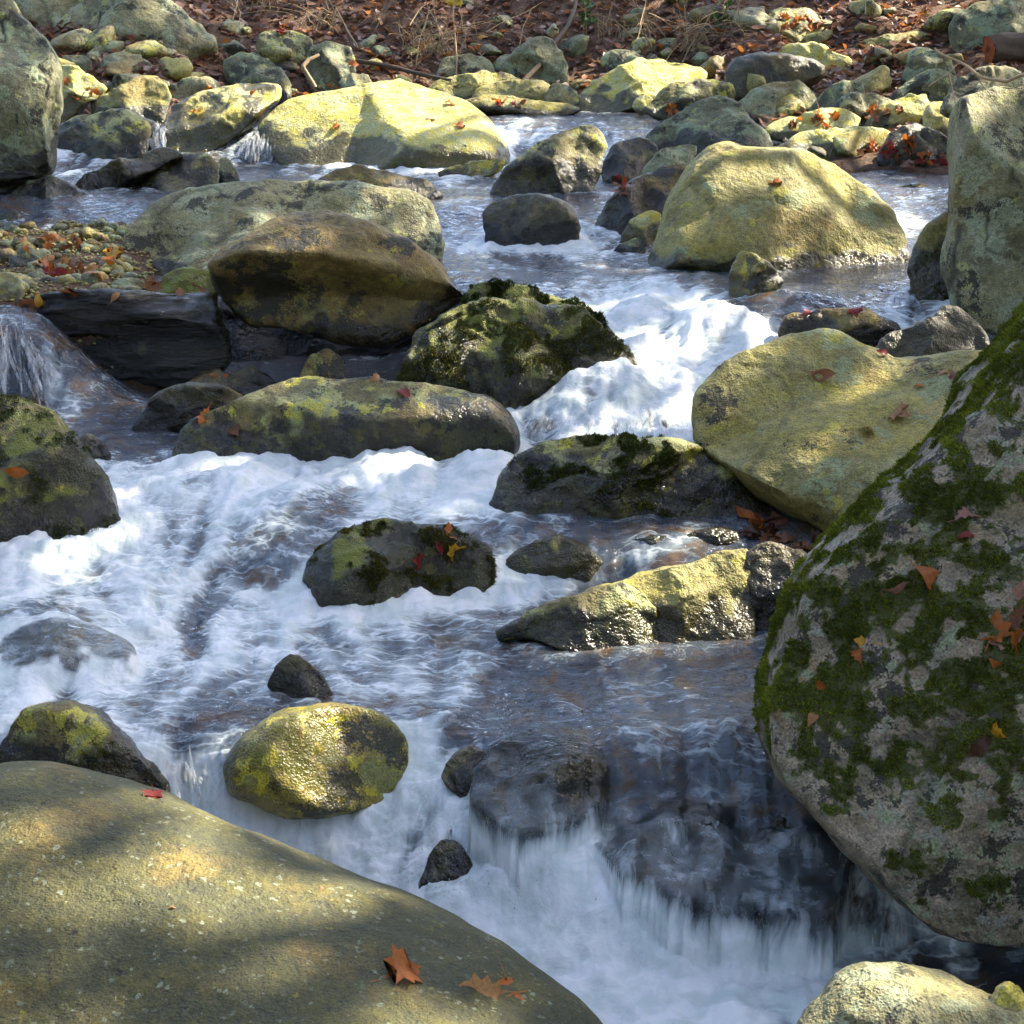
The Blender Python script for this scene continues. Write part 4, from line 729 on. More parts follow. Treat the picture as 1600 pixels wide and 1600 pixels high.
# strands of falling water
def tubes(curves, radii, sides=4):
    """list of n x 3 polylines -> one tube mesh"""
    Vs, Qs, o = [], [], 0
    for c, r in zip(curves, radii):
        c = np.asarray(c, float); n = len(c); r = np.broadcast_to(np.asarray(r, float), (n,))
        t = np.gradient(c, axis=0); t /= np.linalg.norm(t, axis=1, keepdims=True) + 1e-9
        ref = np.array([1.0, 0.15, 0.1]); a = np.cross(t, ref); a /= np.linalg.norm(a, axis=1, keepdims=True) + 1e-9; b = np.cross(t, a)
        an = np.arange(sides) * 2 * np.pi / sides
        V = c[:, None] + r[:, None, None] * (np.cos(an)[None, :, None] * a[:, None] + np.sin(an)[None, :, None] * b[:, None])
        i = np.arange(n * sides).reshape(n, sides) + o; j = np.roll(i, -1, 1)
        Qs.append(np.stack([i[:-1], j[:-1], j[1:], i[1:]], -1).reshape(-1, 4)); Vs.append(V.reshape(-1, 3)); o += n * sides
    return np.concatenate(Vs), np.concatenate(Qs)
def veil(label, lip, foot, n, jit=.03, rad=.004, T0=None, T1=None, arc=.35):
    lip = np.array(lip, float); foot = np.array(foot, float)
    tl = np.linspace(0, 1, len(lip)); tf = np.linspace(0, 1, len(foot)); cs, rs = [], []
    a = np.array([P3(p[0], p[1], np.array(T0 if T0 else contact(p[0], p[1]))) for p in lip]); b = np.array([P3(p[0], p[1], np.array(T1 if T1 else contact(p[0], p[1]))) for p in foot])
    for _ in range(int(n * .6)):
        t = RNG.random(); A = np.array([np.interp(t, tl, a[:, d]) for d in range(3)]); Bp = np.array([np.interp(np.clip(t + RNG.normal(0, .03), 0, 1), tf, b[:, d]) for d in range(3)])
        A = A + RNG.normal(0, jit, 3) * (.6, .6, .25); Bp = Bp + RNG.normal(0, jit, 3) * (1, 1, .5)
        s0 = RNG.uniform(0, .45); s1 = RNG.uniform(.55, 1.0); s = np.linspace(s0, s1, 9)
        c = A[None] + (Bp - A)[None] * s[:, None]; c[:, 2] += arc * (A[2] - Bp[2]) * (s * (1 - s)); c[:, 1] -= .04 * s * (1 - s)
        c[:, 0] += .004 * np.sin(s * 9 + RNG.random() * 6)
        cs.append(c); rs.append(rad * RNG.uniform(.5, 2.6) * np.sin(np.linspace(.15, np.pi - .1, 9)) ** .6)
    V, Q = tubes(cs, rs)
    return link('falling_water', new_mesh('falling_water', V, Q, mat=M_VEIL), label=label, cat='waterfall', kind='stuff')
veil('white strands pouring over the lip of the lower fall in the centre', [(640,1170),(700,1200),(760,1262),(850,1275),(930,1290)], [(650,1275),(700,1330),(760,1395),(850,1400),(940,1400)], 150, .03, .0055)
veil('white curtain falling right of the thin jet in the lower fall', [(930,1290),(985,1262),(1040,1290),(1110,1340)], [(900,1400),(985,1400),(1050,1405),(1130,1410)], 90, .03, .005)
veil('thin bright jet of water arching off the lower fall', [(860,1272),(872,1268)], [(818,1400),(828,1402)], 26, .012, .006)
veil('pinkish white water sliding out from under the giant mossy boulder', [(1290,1330),(1350,1370),(1400,1420)], [(1235,1440),(1310,1465),(1400,1480)], 150, .04, .005)
veil('white water pouring down beside the yellow algae rock', [(260,1165),(330,1180),(395,1190),(430,1215)], [(290,1255),(350,1265),(410,1262),(445,1262)], 170, .03, .005)
veil('blue-white waterfall spilling into the dark pool at the left edge', [(-20,492),(6,490),(28,500)], [(-10,640),(50,650),(120,655)], 90, .05, .006, 8.55, 8.3)
veil('fine white veil of water beside the brilliant sunlit boulder', [(392,206),(430,208),(458,214)], [(385,256),(425,257),(462,257)], 320, .03, .011, 13.9, 13.8)
veil('small white cascade beside the tilted glittering slab', [(226,188),(246,192)], [(216,240),(240,246),(262,236)], 120, .05, .009, 14.0, 13.9)
veil('little fall beside the tall upper right boulder', [(1392,455),(1424,455)], [(1392,508),(1430,510)], 60, .03, .005, 9.25, 9.1)
veil('streaks of water sliding off the rugged green boulder', [(960,520),(985,545),(1002,575)], [(985,600),(1010,612),(1030,615)], 60, .02, .005, 8.35, 8.25)
veil('white water tumbling over the hump in the white chute', [(850,635),(900,612),(950,604),(1010,612),(1060,625)], [(815,690),(880,690),(950,690),(1020,694),(1080,694)], 220, .03, .006)
veil('short fall of water over the mossy hump at the left edge', [(0,985),(60,975),(130,982),(185,995)], [(0,1022),(60,1026),(130,1028),(200,1030)], 150, .025, .004)

# spray drops thrown up by the white water
def spray():
    ic = np.array([[0,0,1],[.9,0,-.3],[-.45,.78,-.3],[-.45,-.78,-.3]]); tr = np.array([[0,1,2],[0,2,3],[0,3,1],[1,3,2]])
    Vs, Ts, o = [], [], 0
    spots = [((520,1262),110,14,160),((1000,1400),160,16,160),((700,1390),110,20,120),((900,1400),160,25,170),((1150,1420),120,30,120),((420,1255),90,20,110),((960,590),110,22,150),((1110,500),70,20,100),((840,380),60,12,60),((60,650),60,20,60),((620,258),60,6,40),((250,900),160,20,80),((790,1115),14,20,24)]
    for (px, py), sx, sy, n in spots:
        T0 = contact(px, py)
        for _ in range(n):
            a, b = px + RNG.normal(0, sx * .6), py + RNG.normal(0, sy * .4)
            p = P3(a, b, np.array(T0 + (py - b) * .006)) + np.array([0, 0, abs(RNG.normal(0, .035))]); r = RNG.uniform(.0014, .0042)
            Vs.append(p + ic * r * np.array([1, 1, RNG.uniform(1, 2.2)])); Ts.append(tr + o); o += 4
    link('spray', new_mesh('spray', np.concatenate(Vs), T=np.concatenate(Ts), mat=M_DROP), label='fine drops of spray over the white water', cat='spray', kind='stuff')
spray()

# ------------------------------------------------------------------ moss cushions on the stones (tiny blades, joined)
def moss(label, n, size, c0, c1, seed):
    o, V, N, Q, mf = ROCKS[label]
    c = V[Q].mean(1); a = np.linalg.norm(np.cross(V[Q[:, 2]] - V[Q[:, 0]], V[Q[:, 3]] - V[Q[:, 1]]), axis=1)
    nn = N[Q].mean(1); m = mf[Q].mean(1); sx = (c - CAM) @ FWD; sx = 800 + FPX * c[:, 0] / sx
    ok = (m > -.01) & ((nn * (CAM - c)).sum(1) > -.4) & (sx > -150) & (sx < 2300)
    w = a * ok * np.clip(m / .05 + .3, .1, 1)
    f = RNG.choice(len(Q), n, p=w / w.sum()); uv = RNG.random((n, 2, 1)); q = Q[f]
    p = (V[q[:, 0]] * (1 - uv[:, 0]) + V[q[:, 1]] * uv[:, 0]) * (1 - uv[:, 1]) + (V[q[:, 3]] * (1 - uv[:, 0]) + V[q[:, 2]] * uv[:, 0]) * uv[:, 1]
    lump = np.clip(.5 + 1.6 * fbm(p * 34, 2, seed), 0, 1)
    hgt = size * (.35 + 1.2 * np.clip(m[f] / .10, 0, 1)) * (.45 + .9 * lump) * RNG.uniform(.7, 1.3, n)
    d = nn[f] + RNG.normal(0, .42, (n, 3)) + np.array([0, 0, .2]); d /= np.linalg.norm(d, axis=1, keepdims=True)
    t = np.cross(d, RNG.normal(0, 1, (n, 3))); t /= np.linalg.norm(t, axis=1, keepdims=True) + 1e-9
    p = p + nn[f] * (size * .8 * lump * np.clip(m[f] / .08, 0, 1))[:, None] - nn[f] * .002
    b1 = p - t * (size * .36); b2 = p + t * (size * .36); tp = p + d * hgt[:, None]; s3 = p + np.cross(d, t) * size * .36
    Vv = np.stack([b1, b2, tp, s3], 1).reshape(-1, 3); k = np.arange(n)[:, None] * 4
    T = np.concatenate([k + [0, 1, 2], k + [1, 3, 2]])
    mixv = np.clip(.25 + RNG.normal(0, .2, n) + 1.1 * fbm(p * 6, 3, seed + 3), 0, 1)[:, None]
    cc = np.repeat(np.array(c0) * (1 - mixv) + np.array(c1) * mixv, 4, 0)
    me = new_mesh('moss', Vv - np.array(o.location), T=T, mat=M_MOSS, attrs={'Col': cc}, smooth=False)
    link('moss', me, parent=o, kind='stuff')
moss('giant leaning boulder covered in dark green moss along the right edge', 165000, .0066, (.075,.098,.010), (.33,.37,.035), 77)
moss('mossy dark boulder with orange and red leaves in the middle of the stream', 9000, .006, (.06,.056,.010), (.17,.15,.025), 78)
moss('lichen-spotted grey boulder with dark moss tufts at the middle left edge', 6000, .008, (.035,.042,.006), (.12,.13,.015), 79)
moss('rugged mossy green boulder in the centre with water sliding off its right side', 10000, .008, (.05,.052,.008), (.17,.16,.022), 80)
moss('dark mossy rock crest just behind the rugged green boulder', 6000, .011, (.016,.026,.004), (.05,.07,.01), 81)
moss('dark rounded rock with pale green lichen in front of the white chute', 6000, .008, (.04,.05,.006), (.12,.13,.02), 82)

RNG = np.random.default_rng(21)
# ------------------------------------------------------------------ gravel bar pebbles
def pebble_mesh(s):
    rg = np.random.default_rng(s); nr, nt = 5, 9
    ph = np.linspace(0, np.pi, nr + 2)[1:-1]; th = np.arange(nt) * 2 * np.pi / nt; PH, TH = np.meshgrid(ph, th, indexing='ij')
    V = np.stack([np.sin(PH) * np.cos(TH), np.sin(PH) * np.sin(TH) * rg.uniform(.6, 1), np.cos(PH) * rg.uniform(.4, .75)], -1).reshape(-1, 3)
    V = np.concatenate([V, [[0, 0, V[:, 2].max() * 1.05]], [[0, 0, V[:, 2].min() * 1.05]]]); V *= (1 + .35 * fbm(V * 1.3 + s, 2, s))[:, None]
    i = np.arange(nr * nt).reshape(nr, nt); j = np.roll(i, -1, 1); Q = np.stack([i[:-1], i[1:], j[1:], j[:-1]], -1).reshape(-1, 4)
    T = np.concatenate([np.stack([np.full(nt, nr * nt), i[0], j[0]], -1), np.stack([np.full(nt, nr * nt + 1), j[-1], i[-1]], -1)])
    return V, Q, T
PEB = []
for s in range(8):
    for mk in ('grey', 'olive', 'brown', 'bluegrey'):
        V, Q, T = pebble_mesh(s + 50); PEB.append(new_mesh('pebble', V, Q, T, MR[mk], {'wet': np.zeros(len(V)), 'crk': np.zeros(len(V)), 'moss': np.zeros(len(V))}))
def ground_hit(px, py):
    T = contact(px, py); p = P3(px, py, np.array(T)); p[2] = ground_z(p[0:1], p[1:2])[0]; return p
for i_ in range(190):
    px = RNG.uniform(-60, 205); py = RNG.uniform(352, 452) if i_ % 3 else RNG.uniform(425, 462); p = ground_hit(px, py); r = RNG.uniform(.022, .060) if RNG.random() < .85 else RNG.uniform(.06, .085)
    o = link('pebble', PEB[RNG.integers(len(PEB))], label='small rounded pebble in the gravel bar at the left edge', cat='pebble', group='pebbles of the gravel bar', loc=p + np.array([0, 0, r * .15]))
    o.scale = (r, r, r); o.rotation_euler = (RNG.normal(0, .25), RNG.normal(0, .25), RNG.uniform(0, 6.28))
def tiny_gravel():
    Vs, Qs, Ts, o = [], [], [], 0
    V0, Q0, T0 = pebble_mesh(3); V0 = V0[[0,2,4,6,9,11,13,15,27,29,31,33,45,46]] if False else V0
    o6 = np.array([[1,0,0],[0,1,0],[-1,0,0],[0,-1,0],[0,0,.6],[0,0,-.6]]); t6 = np.array([[0,1,4],[1,2,4],[2,3,4],[3,0,4],[1,0,5],[2,1,5],[3,2,5],[0,3,5]])
    x = RNG.uniform(-4.2, -1.7, 5000); y = RNG.uniform(8.6, 12, 5000); z = ground_z(x, y); ok = (z > zw(x, y)) & (x < -.2 * y); x, y, z = x[ok], y[ok], z[ok]
    for a, b, c in zip(x, y, z):
        Vs.append(o6 * RNG.uniform(.007, .022, 3) + np.array([a, b, c + .004]) + RNG.normal(0, .002, (6, 3))); Ts.append(t6 + o); o += 6
    me = new_mesh('gravel', np.concatenate(Vs), T=np.concatenate(Ts), mat=MR['olive'], attrs={k_: np.zeros(o) for k_ in ('wet', 'crk', 'moss')}, smooth=False)
    link('gravel', me, label='fine gravel and sand between the pebbles of the gravel bar', cat='gravel', kind='stuff')
tiny_gravel()
# angular stones that fill the gaps between the big ones
STONE = []
for s_ in range(9):
    rg = np.random.default_rng(s_ + 400); nr, nt = 11, 18
    ph = np.linspace(0, np.pi, nr + 2)[1:-1]; th = np.arange(nt) * 2 * np.pi / nt; PH, TH = np.meshgrid(ph, th, indexing='ij')
    D = np.stack([np.sin(PH) * np.cos(TH), np.sin(PH) * np.sin(TH), np.cos(PH)], -1).reshape(-1, 3); D = np.concatenate([D, [[0, 0, 1.]], [[0, 0, -1.]]])
    pn = rg.normal(0, 1, (11, 3)); pn /= np.linalg.norm(pn, axis=1, keepdims=True); pd = rg.uniform(.55, .95, 11)
    den = D @ pn.T; r = np.min(np.where(den > .05, pd / np.maximum(den, .05), 2.0), 1); r = np.minimum(r, 1.25)
    V = D * r[:, None] * np.array([1.25, .95, .72]); V *= (1 + .16 * fbm(V * 2.2 + s_, 3, s_))[:, None]
    i = np.arange(nr * nt).reshape(nr, nt); j = np.roll(i, -1, 1); Q = np.stack([i[:-1], i[1:], j[1:], j[:-1]], -1).reshape(-1, 4)
    T = np.concatenate([np.stack([np.full(nt, nr * nt), i[0], j[0]], -1), np.stack([np.full(nt, nr * nt + 1), j[-1], i[-1]], -1)])
    for mk in ('grey', 'olive', 'bluegrey', 'lichen', 'brown'): STONE.append(new_mesh('stone', V, Q, T, MR[mk], {k_: np.zeros(len(V)) for k_ in ('wet', 'crk', 'moss')}))
for n_, x0, x1, y0, y1, r0, r1, lab, grp in (
    (46, 1090, 1500, 20, 250, .07, .22, 'angular stone wedged between the boulders of the upper right bank', 'stones of the upper right bank'),
    (26, 80, 470, 70, 150, .07, .20, 'angular stone wedged between the rocks of the upper left bank', 'stones of the upper left bank'),
    (34, 350, 1090, -5, 122, .05, .16, 'half-buried stone among the brown leaves of the far bank', 'stones of the leafy far bank'),
    (10, 640, 1000, 135, 165, .06, .12, 'small stone at the edge of the far pool', 'stones at the far pool')):
    for _ in range(n_):
        p = ground_hit(RNG.uniform(x0, x1), RNG.uniform(y0, y1)); r = r0 + (r1 - r0) * RNG.random() ** 1.6
        o = link('stone', STONE[RNG.integers(len(STONE))], label=lab, cat='stone', group=grp, loc=p + np.array([0, 0, r * .15]))
        o.scale = (r * 1.15, r, r); o.rotation_euler = (RNG.normal(0, .25), RNG.normal(0, .25), RNG.uniform(0, 6.28))

# ------------------------------------------------------------------ leaves
def leaf_outline(kind):
    if kind == 'maple':
        r = [(.0,-.42),(.06,-.12),(.30,-.28),(.26,-.08),(.52,.02),(.36,.10),(.44,.30),(.24,.22),(.16,.34),(.0,.62)]
    elif kind == 'oak':
        r = [(.0,-.5),(.06,-.3),(.20,-.26),(.13,-.12),(.28,-.02),(.17,.10),(.29,.26),(.14,.32),(.10,.44),(.0,.54)]
    else:
        r = [(.0,-.52),(.10,-.34),(.20,-.16),(.25,.02),(.22,.20),(.13,.36),(.05,.46),(.0,.54)]
    return np.array(r)
def leaf_arrays(kind, curl, fold, seed, stem=True):
    r = leaf_outline(kind); n = len(r); rg = np.random.default_rng(seed)
    mid = np.stack([np.zeros(n), r[:, 1]], -1); R = r; L = r * [-1, 1]
    P2 = np.concatenate([mid, R, L]); x, y = P2[:, 0], P2[:, 1]
    z = fold * np.abs(x) + curl * (y ** 2 - .1) + .10 * np.sin(5 * x + rg.uniform(0, 6)) * np.abs(x) * 2 + .06 * np.sin(7 * y + rg.uniform(0, 6))
    V = np.stack([x, y, z], -1); Q = []
    for i in range(n - 1): Q.append([i, i + 1, n + i + 1, n + i]); Q.append([i, 2 * n + i, 2 * n + i + 1, i + 1])
    if stem:
        k = len(V); s = r[0, 1]
        V = np.concatenate([V, [[-.012, s, z[0]], [.012, s, z[0]], [.02, s - .28, z[0] + .08], [.0, s - .28, z[0] + .08]]]); Q.append([k, k + 1, k + 2, k + 3])
    return V, np.array(Q)
PAL = {'orange': (.46,.135,.018), 'brown': (.22,.085,.030), 'yellow': (.62,.33,.020), 'red': (.26,.022,.018), 'pink': (.42,.21,.15), 'tan': (.44,.22,.075), 'darkbrown': (.10,.04,.018)}
LM = {}
for kd in ('maple', 'oak', 'beech'):
    for cn, c in PAL.items():
        for v in range(3):
            V, Q = leaf_arrays(kd, (-.5, .45, .9)[v], (.25, -.2, .5)[v], hash((kd, cn)) % 97 + v if False else v * 7 + len(cn))
            LM[kd, cn, v] = new_mesh('fallen_leaf', V, Q, mat=M_LEAF, attrs={'Col': np.tile(np.array(c) * (.85, 1, 1.15)[v], (len(V), 1))})
bpy.context.view_layer.update(); DG = bpy.context.evaluated_depsgraph_get()
def cast(px, py):
    d = FWD + (px - 800) / FPX * RGT + (800 - py) / FPX * UPV; d = d / np.linalg.norm(d)
    ok, loc, nrm, idx, ob, mx = SC.ray_cast(DG, Vector(CAM), Vector(d))
    return (np.array(loc), np.array(nrm), ob) if ok else (None, None, None)
LEAFQ = []
def leaf(px, py, color, kind, size, label, group=None, v=None, tilt=.25):
    loc, nrm, ob = cast(px, py)
    if loc is None: return
    v = RNG.integers(3) if v is None else v
    LEAFQ.append((LM[kind, color, int(v)], loc, nrm, size, label, group, tilt))
def place_leaves():
    for me, loc, nrm, size, label, group, tilt in LEAFQ:
        nrm = nrm if nrm[2] > -.2 else -nrm
        up = Vector(nrm + RNG.normal(0, tilt, 3)).normalized(); q = up.to_track_quat('Z', 'Y')
        o = link('fallen_leaf', me, label=label, cat='leaf', group=group, loc=loc + nrm * size * .07)
        o.rotation_mode = 'QUATERNION'; from mathutils import Quaternion
        o.rotation_quaternion = q @ Quaternion((0, 0, 1), RNG.uniform(0, 6.28)); o.scale = (size, size, size)
LV = [
 (625,1522,'orange','maple',.115,'orange pointed leaf on the foreground slab, left of the curled one',0),
 (757,1550,'tan','oak',.115,'curled brown leaf near the right end of the foreground slab',2),
 (797,1543,'orange','maple',.085,'orange leaf touching the curled brown leaf on the foreground slab',1),
 (268,1419,'tan','beech',.022,'tiny tan seed husk in the middle of the foreground slab',0),
 (503,1388,'tan','beech',.020,'tiny tan seed husk near the upper edge of the foreground slab',0),
 (1512,804,'pink','oak',.085,'pale pink leaf highest on the moss of the giant boulder',0),
 (1508,840,'red','beech',.055,'dark red leaf just below the pale pink leaf on the moss',0),
 (1450,906,'orange','beech',.105,'single orange oval leaf on the moss of the giant boulder',0),
 (1404,917,'pink','beech',.075,'pale pink oval leaf left of the single orange leaf on moss',0),
 (1354,1004,'yellow','oak',.060,'yellow-orange leaf in the moss halfway down the giant boulder',1),
 (1342,1024,'orange','oak',.060,'orange leaf under the yellow-orange one in the moss',0),
 (1283,1070,'orange','beech',.045,'small orange leaf near the left rim of the giant boulder',0),
 (1270,1122,'tan','beech',.055,'tan leaf low on the left rim of the giant boulder',0),
 (1552,986,'orange','maple',.095,'orange leaf at the left of the leaf cluster on the right edge',1),
 (1590,932,'pink','beech',.090,'pink leaf above the leaf cluster on the right edge',1),
 (1588,968,'brown','oak',.090,'brown leaf at the top of the leaf cluster on the right edge',0),
 (1580,1000,'pink','oak',.100,'dull pink leaf in the middle of the leaf cluster on the right edge',2),
 (1598,1002,'orange','maple',.080,'rust leaf at the outer right of the leaf cluster',0),
 (1556,1038,'orange','beech',.045,'small orange leaf below the leaf cluster on the right edge',0),
 (1554,1150,'yellow','maple',.080,'crumpled yellow-orange leaf low on the giant boulder',2),
 (1534,1164,'darkbrown','oak',.080,'dark brown leaf under the crumpled yellow-orange leaf',0),
 (1283,588,'brown','beech',.110,'brown curled leaf on the left top of the olive boulder',2),
 (1435,605,'orange','oak',.050,'small orange leaf on the middle of the olive boulder',0),
 (1403,648,'tan','maple',.105,'tan lobed leaf on the side of the olive boulder',0),
 (1470,583,'tan','oak',.080,'pale leaf beside the mossy edge on the olive boulder',1),
 (1491,588,'red','oak',.075,'crimson leaf next to the pale leaf on the olive boulder',0),
 (1380,553,'red','beech',.060,'reddish leaf on the back edge of the olive boulder',0),
 (706,833,'orange','oak',.085,'orange leaf near the top of the mossy midstream boulder',1),
 (712,866,'yellow','maple',.085,'bright yellow-orange leaf on the ledge of the mossy midstream boulder',1),
 (688,856,'red','beech',.060,'narrow rust-red leaf on the mossy midstream boulder',2),
 (652,880,'red','maple',.075,'dark magenta leaf at the foot of the moss on the midstream boulder',0),
 (366,672,'brown','beech',.120,'wet brown leaf plastered on the lichen slab',0),
 (320,648,'orange','oak',.090,'orange leaf at the left top edge of the lichen slab',1),
 (630,615,'red','beech',.100,'dark red leaf on the lichen of the long slab',0),
 (585,592,'tan','oak',.075,'tan leaf on the upper edge of the lichen slab',0),
 (345,587,'orange','oak',.100,'orange leaf on the dark lumpy rock under the overhang',1),
 (25,738,'orange','beech',.095,'orange-red leaf on the lichen-spotted boulder at the left edge',0),
 (238,1243,'red','maple',.06,'small red leaf on the upper rim of the foreground slab',0),
 (0,512,'tan','beech',.160,'tan leaf at the very left edge beside the waterfall',2),
 (61,472,'yellow','beech',.085,'yellow leaf on the left end of the layered block',0),
 (40,478,'brown','oak',.120,'brown leaf at the left tip of the layered block',2),
 (110,457,'brown','maple',.120,'reddish-brown leaf on the top of the layered block',1),
 (180,464,'tan','beech',.070,'tan leaf in the middle of the layered block top',0),
 (283,462,'brown','oak',.100,'brown leaf on the right end of the layered block',1),
 (312,456,'brown','beech',.110,'brown leaf against the overhanging boulder',2),
 (238,452,'brown','maple',.110,'curled red-brown leaf beside the round teal-green stone',2),
 (720,198,'orange','maple',.10,'orange leaf near the right end of the brilliant boulder',0),
 (702,163,'orange','oak',.12,'orange leaf on the upper right slope of the brilliant boulder',0),
 (525,199,'orange','maple',.09,'orange leaf on the left half of the brilliant boulder',0),
 (672,188,'brown','beech',.09,'brown leaf in the middle right of the brilliant boulder',1),
 (520,136,'orange','oak',.11,'orange leaf at the back edge of the brilliant boulder',1),
 (1215,287,'orange','maple',.09,'lone orange leaf in the middle of the great mottled boulder',0),
 (310,170,'yellow','maple',.13,'golden leaf on the glittering top of the tilted slab',1),
 (396,145,'orange','beech',.10,'orange leaf near the tip of the tilted slab',0),
 (106,127,'orange','oak',.11,'orange leaf on the rippled yellow rock',0),
 (326,139,'orange','maple',.12,'orange leaf on the flat greenish rock behind the tilted slab',1),
 (1048,170,'orange','maple',.13,'bright orange leaf at the right end of the far pool',2),
 (1260,490,'red','oak',.075,'dull red leaf on the left of the brown wet rock',0),
 (1338,487,'red','maple',.085,'rust-red leaf on the right of the brown wet rock',0),
 (1283,178,'orange','oak',.13,'sunlit orange leaf on the bright flat slab',1),
]
for a in LV: leaf(a[0], a[1], a[2], a[3], a[4], a[5], v=a[6])
CL = [((137,148),14,8,8,('orange','orange','brown'),.11,'orange leaf in the little pile beside the rippled yellow rock'),
 ((975,288),16,12,12,('red','brown','darkbrown'),.10,'red-brown leaf caught beside the brown and yellow rock'),
 ((1190,828),26,20,26,('brown','orange','darkbrown','brown'),.10,'rust-brown leaf packed into the gap under the olive boulder'),
 ((1260,850),14,14,8,('darkbrown','brown'),.09,'dark brown leaf deep in the gap beside the mossy giant'),
 ((1390,232),32,12,34,('orange','brown','orange','red'),.12,'orange-brown leaf in the sunlit drift above the great mottled boulder'),
 ((1450,246),24,9,18,('orange','brown','red'),.11,'rust leaf drifted against the tall upper right boulder'),
 ((1272,192),34,9,16,('orange','tan','brown'),.11,'orange leaf scattered on the bright flat slabs'),
 ((1385,176),26,8,12,('orange','brown','tan'),.11,'orange leaf lodged by the yellow-green lichen rock'),
 ((1255,34),36,11,30,('orange','orange','brown'),.12,'glowing orange leaf in the drift behind the grey-yellow boulder'),
 ((1425,30),22,7,16,('orange','yellow','brown'),.12,'glowing orange leaf in the patch near the top right corner'),
 ((1312,72),20,6,12,('orange','brown'),.12,'orange leaf beside the flat yellow-edged rock'),
 ((1370,92),40,10,30,('darkbrown','brown','brown'),.12,'dull brown leaf in the shaded hollow at the upper right'),
 ((448,44),22,8,16,('orange','red','orange'),.12,'orange leaf heaped above the rock with mint lichen'),
 ((790,158),26,5,12,('orange','red','brown'),.11,'orange leaf lying between the rocks at the far pool'),
 ((590,104),40,7,18,('orange','brown'),.11,'orange leaf along the fallen pole at the back'),
 ((60,378),70,12,22,('orange','brown','tan'),.10,'orange-brown leaf lying on the back of the gravel bar'),
 ((110,418),60,14,26,('brown','red','tan','orange'),.10,'brown leaf lying on the front of the gravel bar'),
 ((178,402),12,10,10,('orange','yellow','orange'),.11,'bright orange leaf where the gravel meets the long grey boulder'),
 ((700,60),60,30,20,('orange','yellow','brown'),.12,'orange leaf in the leaf litter around the bent grass')]
for (px, py), sx, sy, n, cs, sz, lab in CL:
    for i in range(int(n * .68)):
        leaf(px + RNG.uniform(-1, 1) * sx, py + RNG.uniform(-1, 1) * sy, cs[i % len(cs)], ('maple', 'oak', 'beech')[RNG.integers(3)], sz * RNG.uniform(.7, 1.15), lab, group=lab.split(' leaf ')[0] + ' leaves: ' + ' '.join(lab.split(' leaf ')[1].split()[:6]), tilt=.5)

# leaf litter over the far bank: a mass nobody could count
def litter():
    n = 26000; x = RNG.uniform(-9, 12, n * 3); y = RNG.uniform(13, 25, n * 3)
    z = ground_z(x, y); wl = zw(x, y); px, _ = col_of(x, y); ok = (z > wl + .03) & (px > -300) & (px < 1900) & (RNG.random(n * 3) < np.clip(1.25 - (y - 16) * .06, .35, 1)); x, y, z = x[ok][:n], y[ok][:n], z[ok][:n]; n = len(x)
    V0 = np.array([[0,-.5,0],[.22,-.1,.05],[.16,.3,.03],[0,.5,-.04],[-.16,.3,.04],[-.22,-.1,.06],[0,0,-.03]]); F = np.array([[6,0,1],[6,1,2],[6,2,3],[6,3,4],[6,4,5],[6,5,0]])
    e1 = RNG.normal(0, .42, n); e2 = RNG.normal(0, .42, n); e3 = RNG.uniform(0, 6.28, n); s = RNG.uniform(.06, .125, n)
    ca, sa = np.cos(e3), np.sin(e3)
    P = V0[None] * s[:, None, None] * np.stack([RNG.uniform(.8, 1.9, n), np.ones(n), RNG.uniform(.5, 3.5, n)], -1)[:, None]
    X = P[..., 0] * ca[:, None] - P[..., 1] * sa[:, None]; Yv = P[..., 0] * sa[:, None] + P[..., 1] * ca[:, None]; Zv = P[..., 2] + X * np.sin(e1)[:, None] + Yv * np.sin(e2)[:, None]
    V = np.stack([X + x[:, None], Yv + y[:, None], Zv + (z + RNG.uniform(.0, .05, n))[:, None]], -1).reshape(-1, 3)
    T = (F[None] + (np.arange(n) * 7)[:, None, None]).reshape(-1, 3)
    pal = np.array([(.145,.072,.045),(.20,.10,.06),(.28,.15,.09),(.24,.16,.13),(.36,.14,.04),(.085,.045,.03),(.40,.28,.22)]); c = pal[RNG.choice(7, n, p=[.26,.24,.15,.13,.07,.10,.05])] * RNG.uniform(.7, 1.25, (n, 1))
    me = new_mesh('leaf_litter', V, T=T, mat=M_LEAF, attrs={'Col': np.repeat(c, 7, 0)}, smooth=False)
    link('leaf_litter', me, label='brown carpet of dead leaves over the far bank', cat='leaf litter', kind='stuff')
litter()
place_leaves()

# ------------------------------------------------------------------ twigs, pole, log, stems
def stick(name, label, pts, T, r0, r1, mat, cat, group=None, sub=6, wob=.006):
    p = np.array(pts, float); n = len(p); t = np.linspace(0, n - 1, (n - 1) * sub + 1)
    Ts = np.interp(t, np.arange(n), np.broadcast_to(np.asarray(T, float), (n,)))
    c = P3(np.interp(t, np.arange(n), gs(p[:, 0])), np.interp(t, np.arange(n), gs(p[:, 1])), Ts)
    c = c + wob * np.stack([perlin(np.stack([t * .7, t * 0 + i * 9.1, t * 0 + len(label)], -1), 3) for i in range(3)], -1) * 2
    V, Q = tubes([c], [np.linspace(r0, r1, len(c))], 6)
    return link(name, new_mesh(name, V - c[0], Q, mat=mat), label=label, cat=cat, group=group, loc=c[0])
def gs(a): return a
stick('branch', 'dark branch leaning down the bank in the centre', [(818,128),(847,98),(867,67),(888,40),(898,13),(902,-12)], [17.3,17.5,17.8,18.2,18.6,18.9], .030, .022, M_BARK, 'branch')
stick('pole', 'long fallen pole lying behind the brilliant sunlit boulder', [(540,93),(614,105),(665,117),(706,126)], [17.3,17.2,17.1,17.0], .024, .020, M_BARK, 'pole')
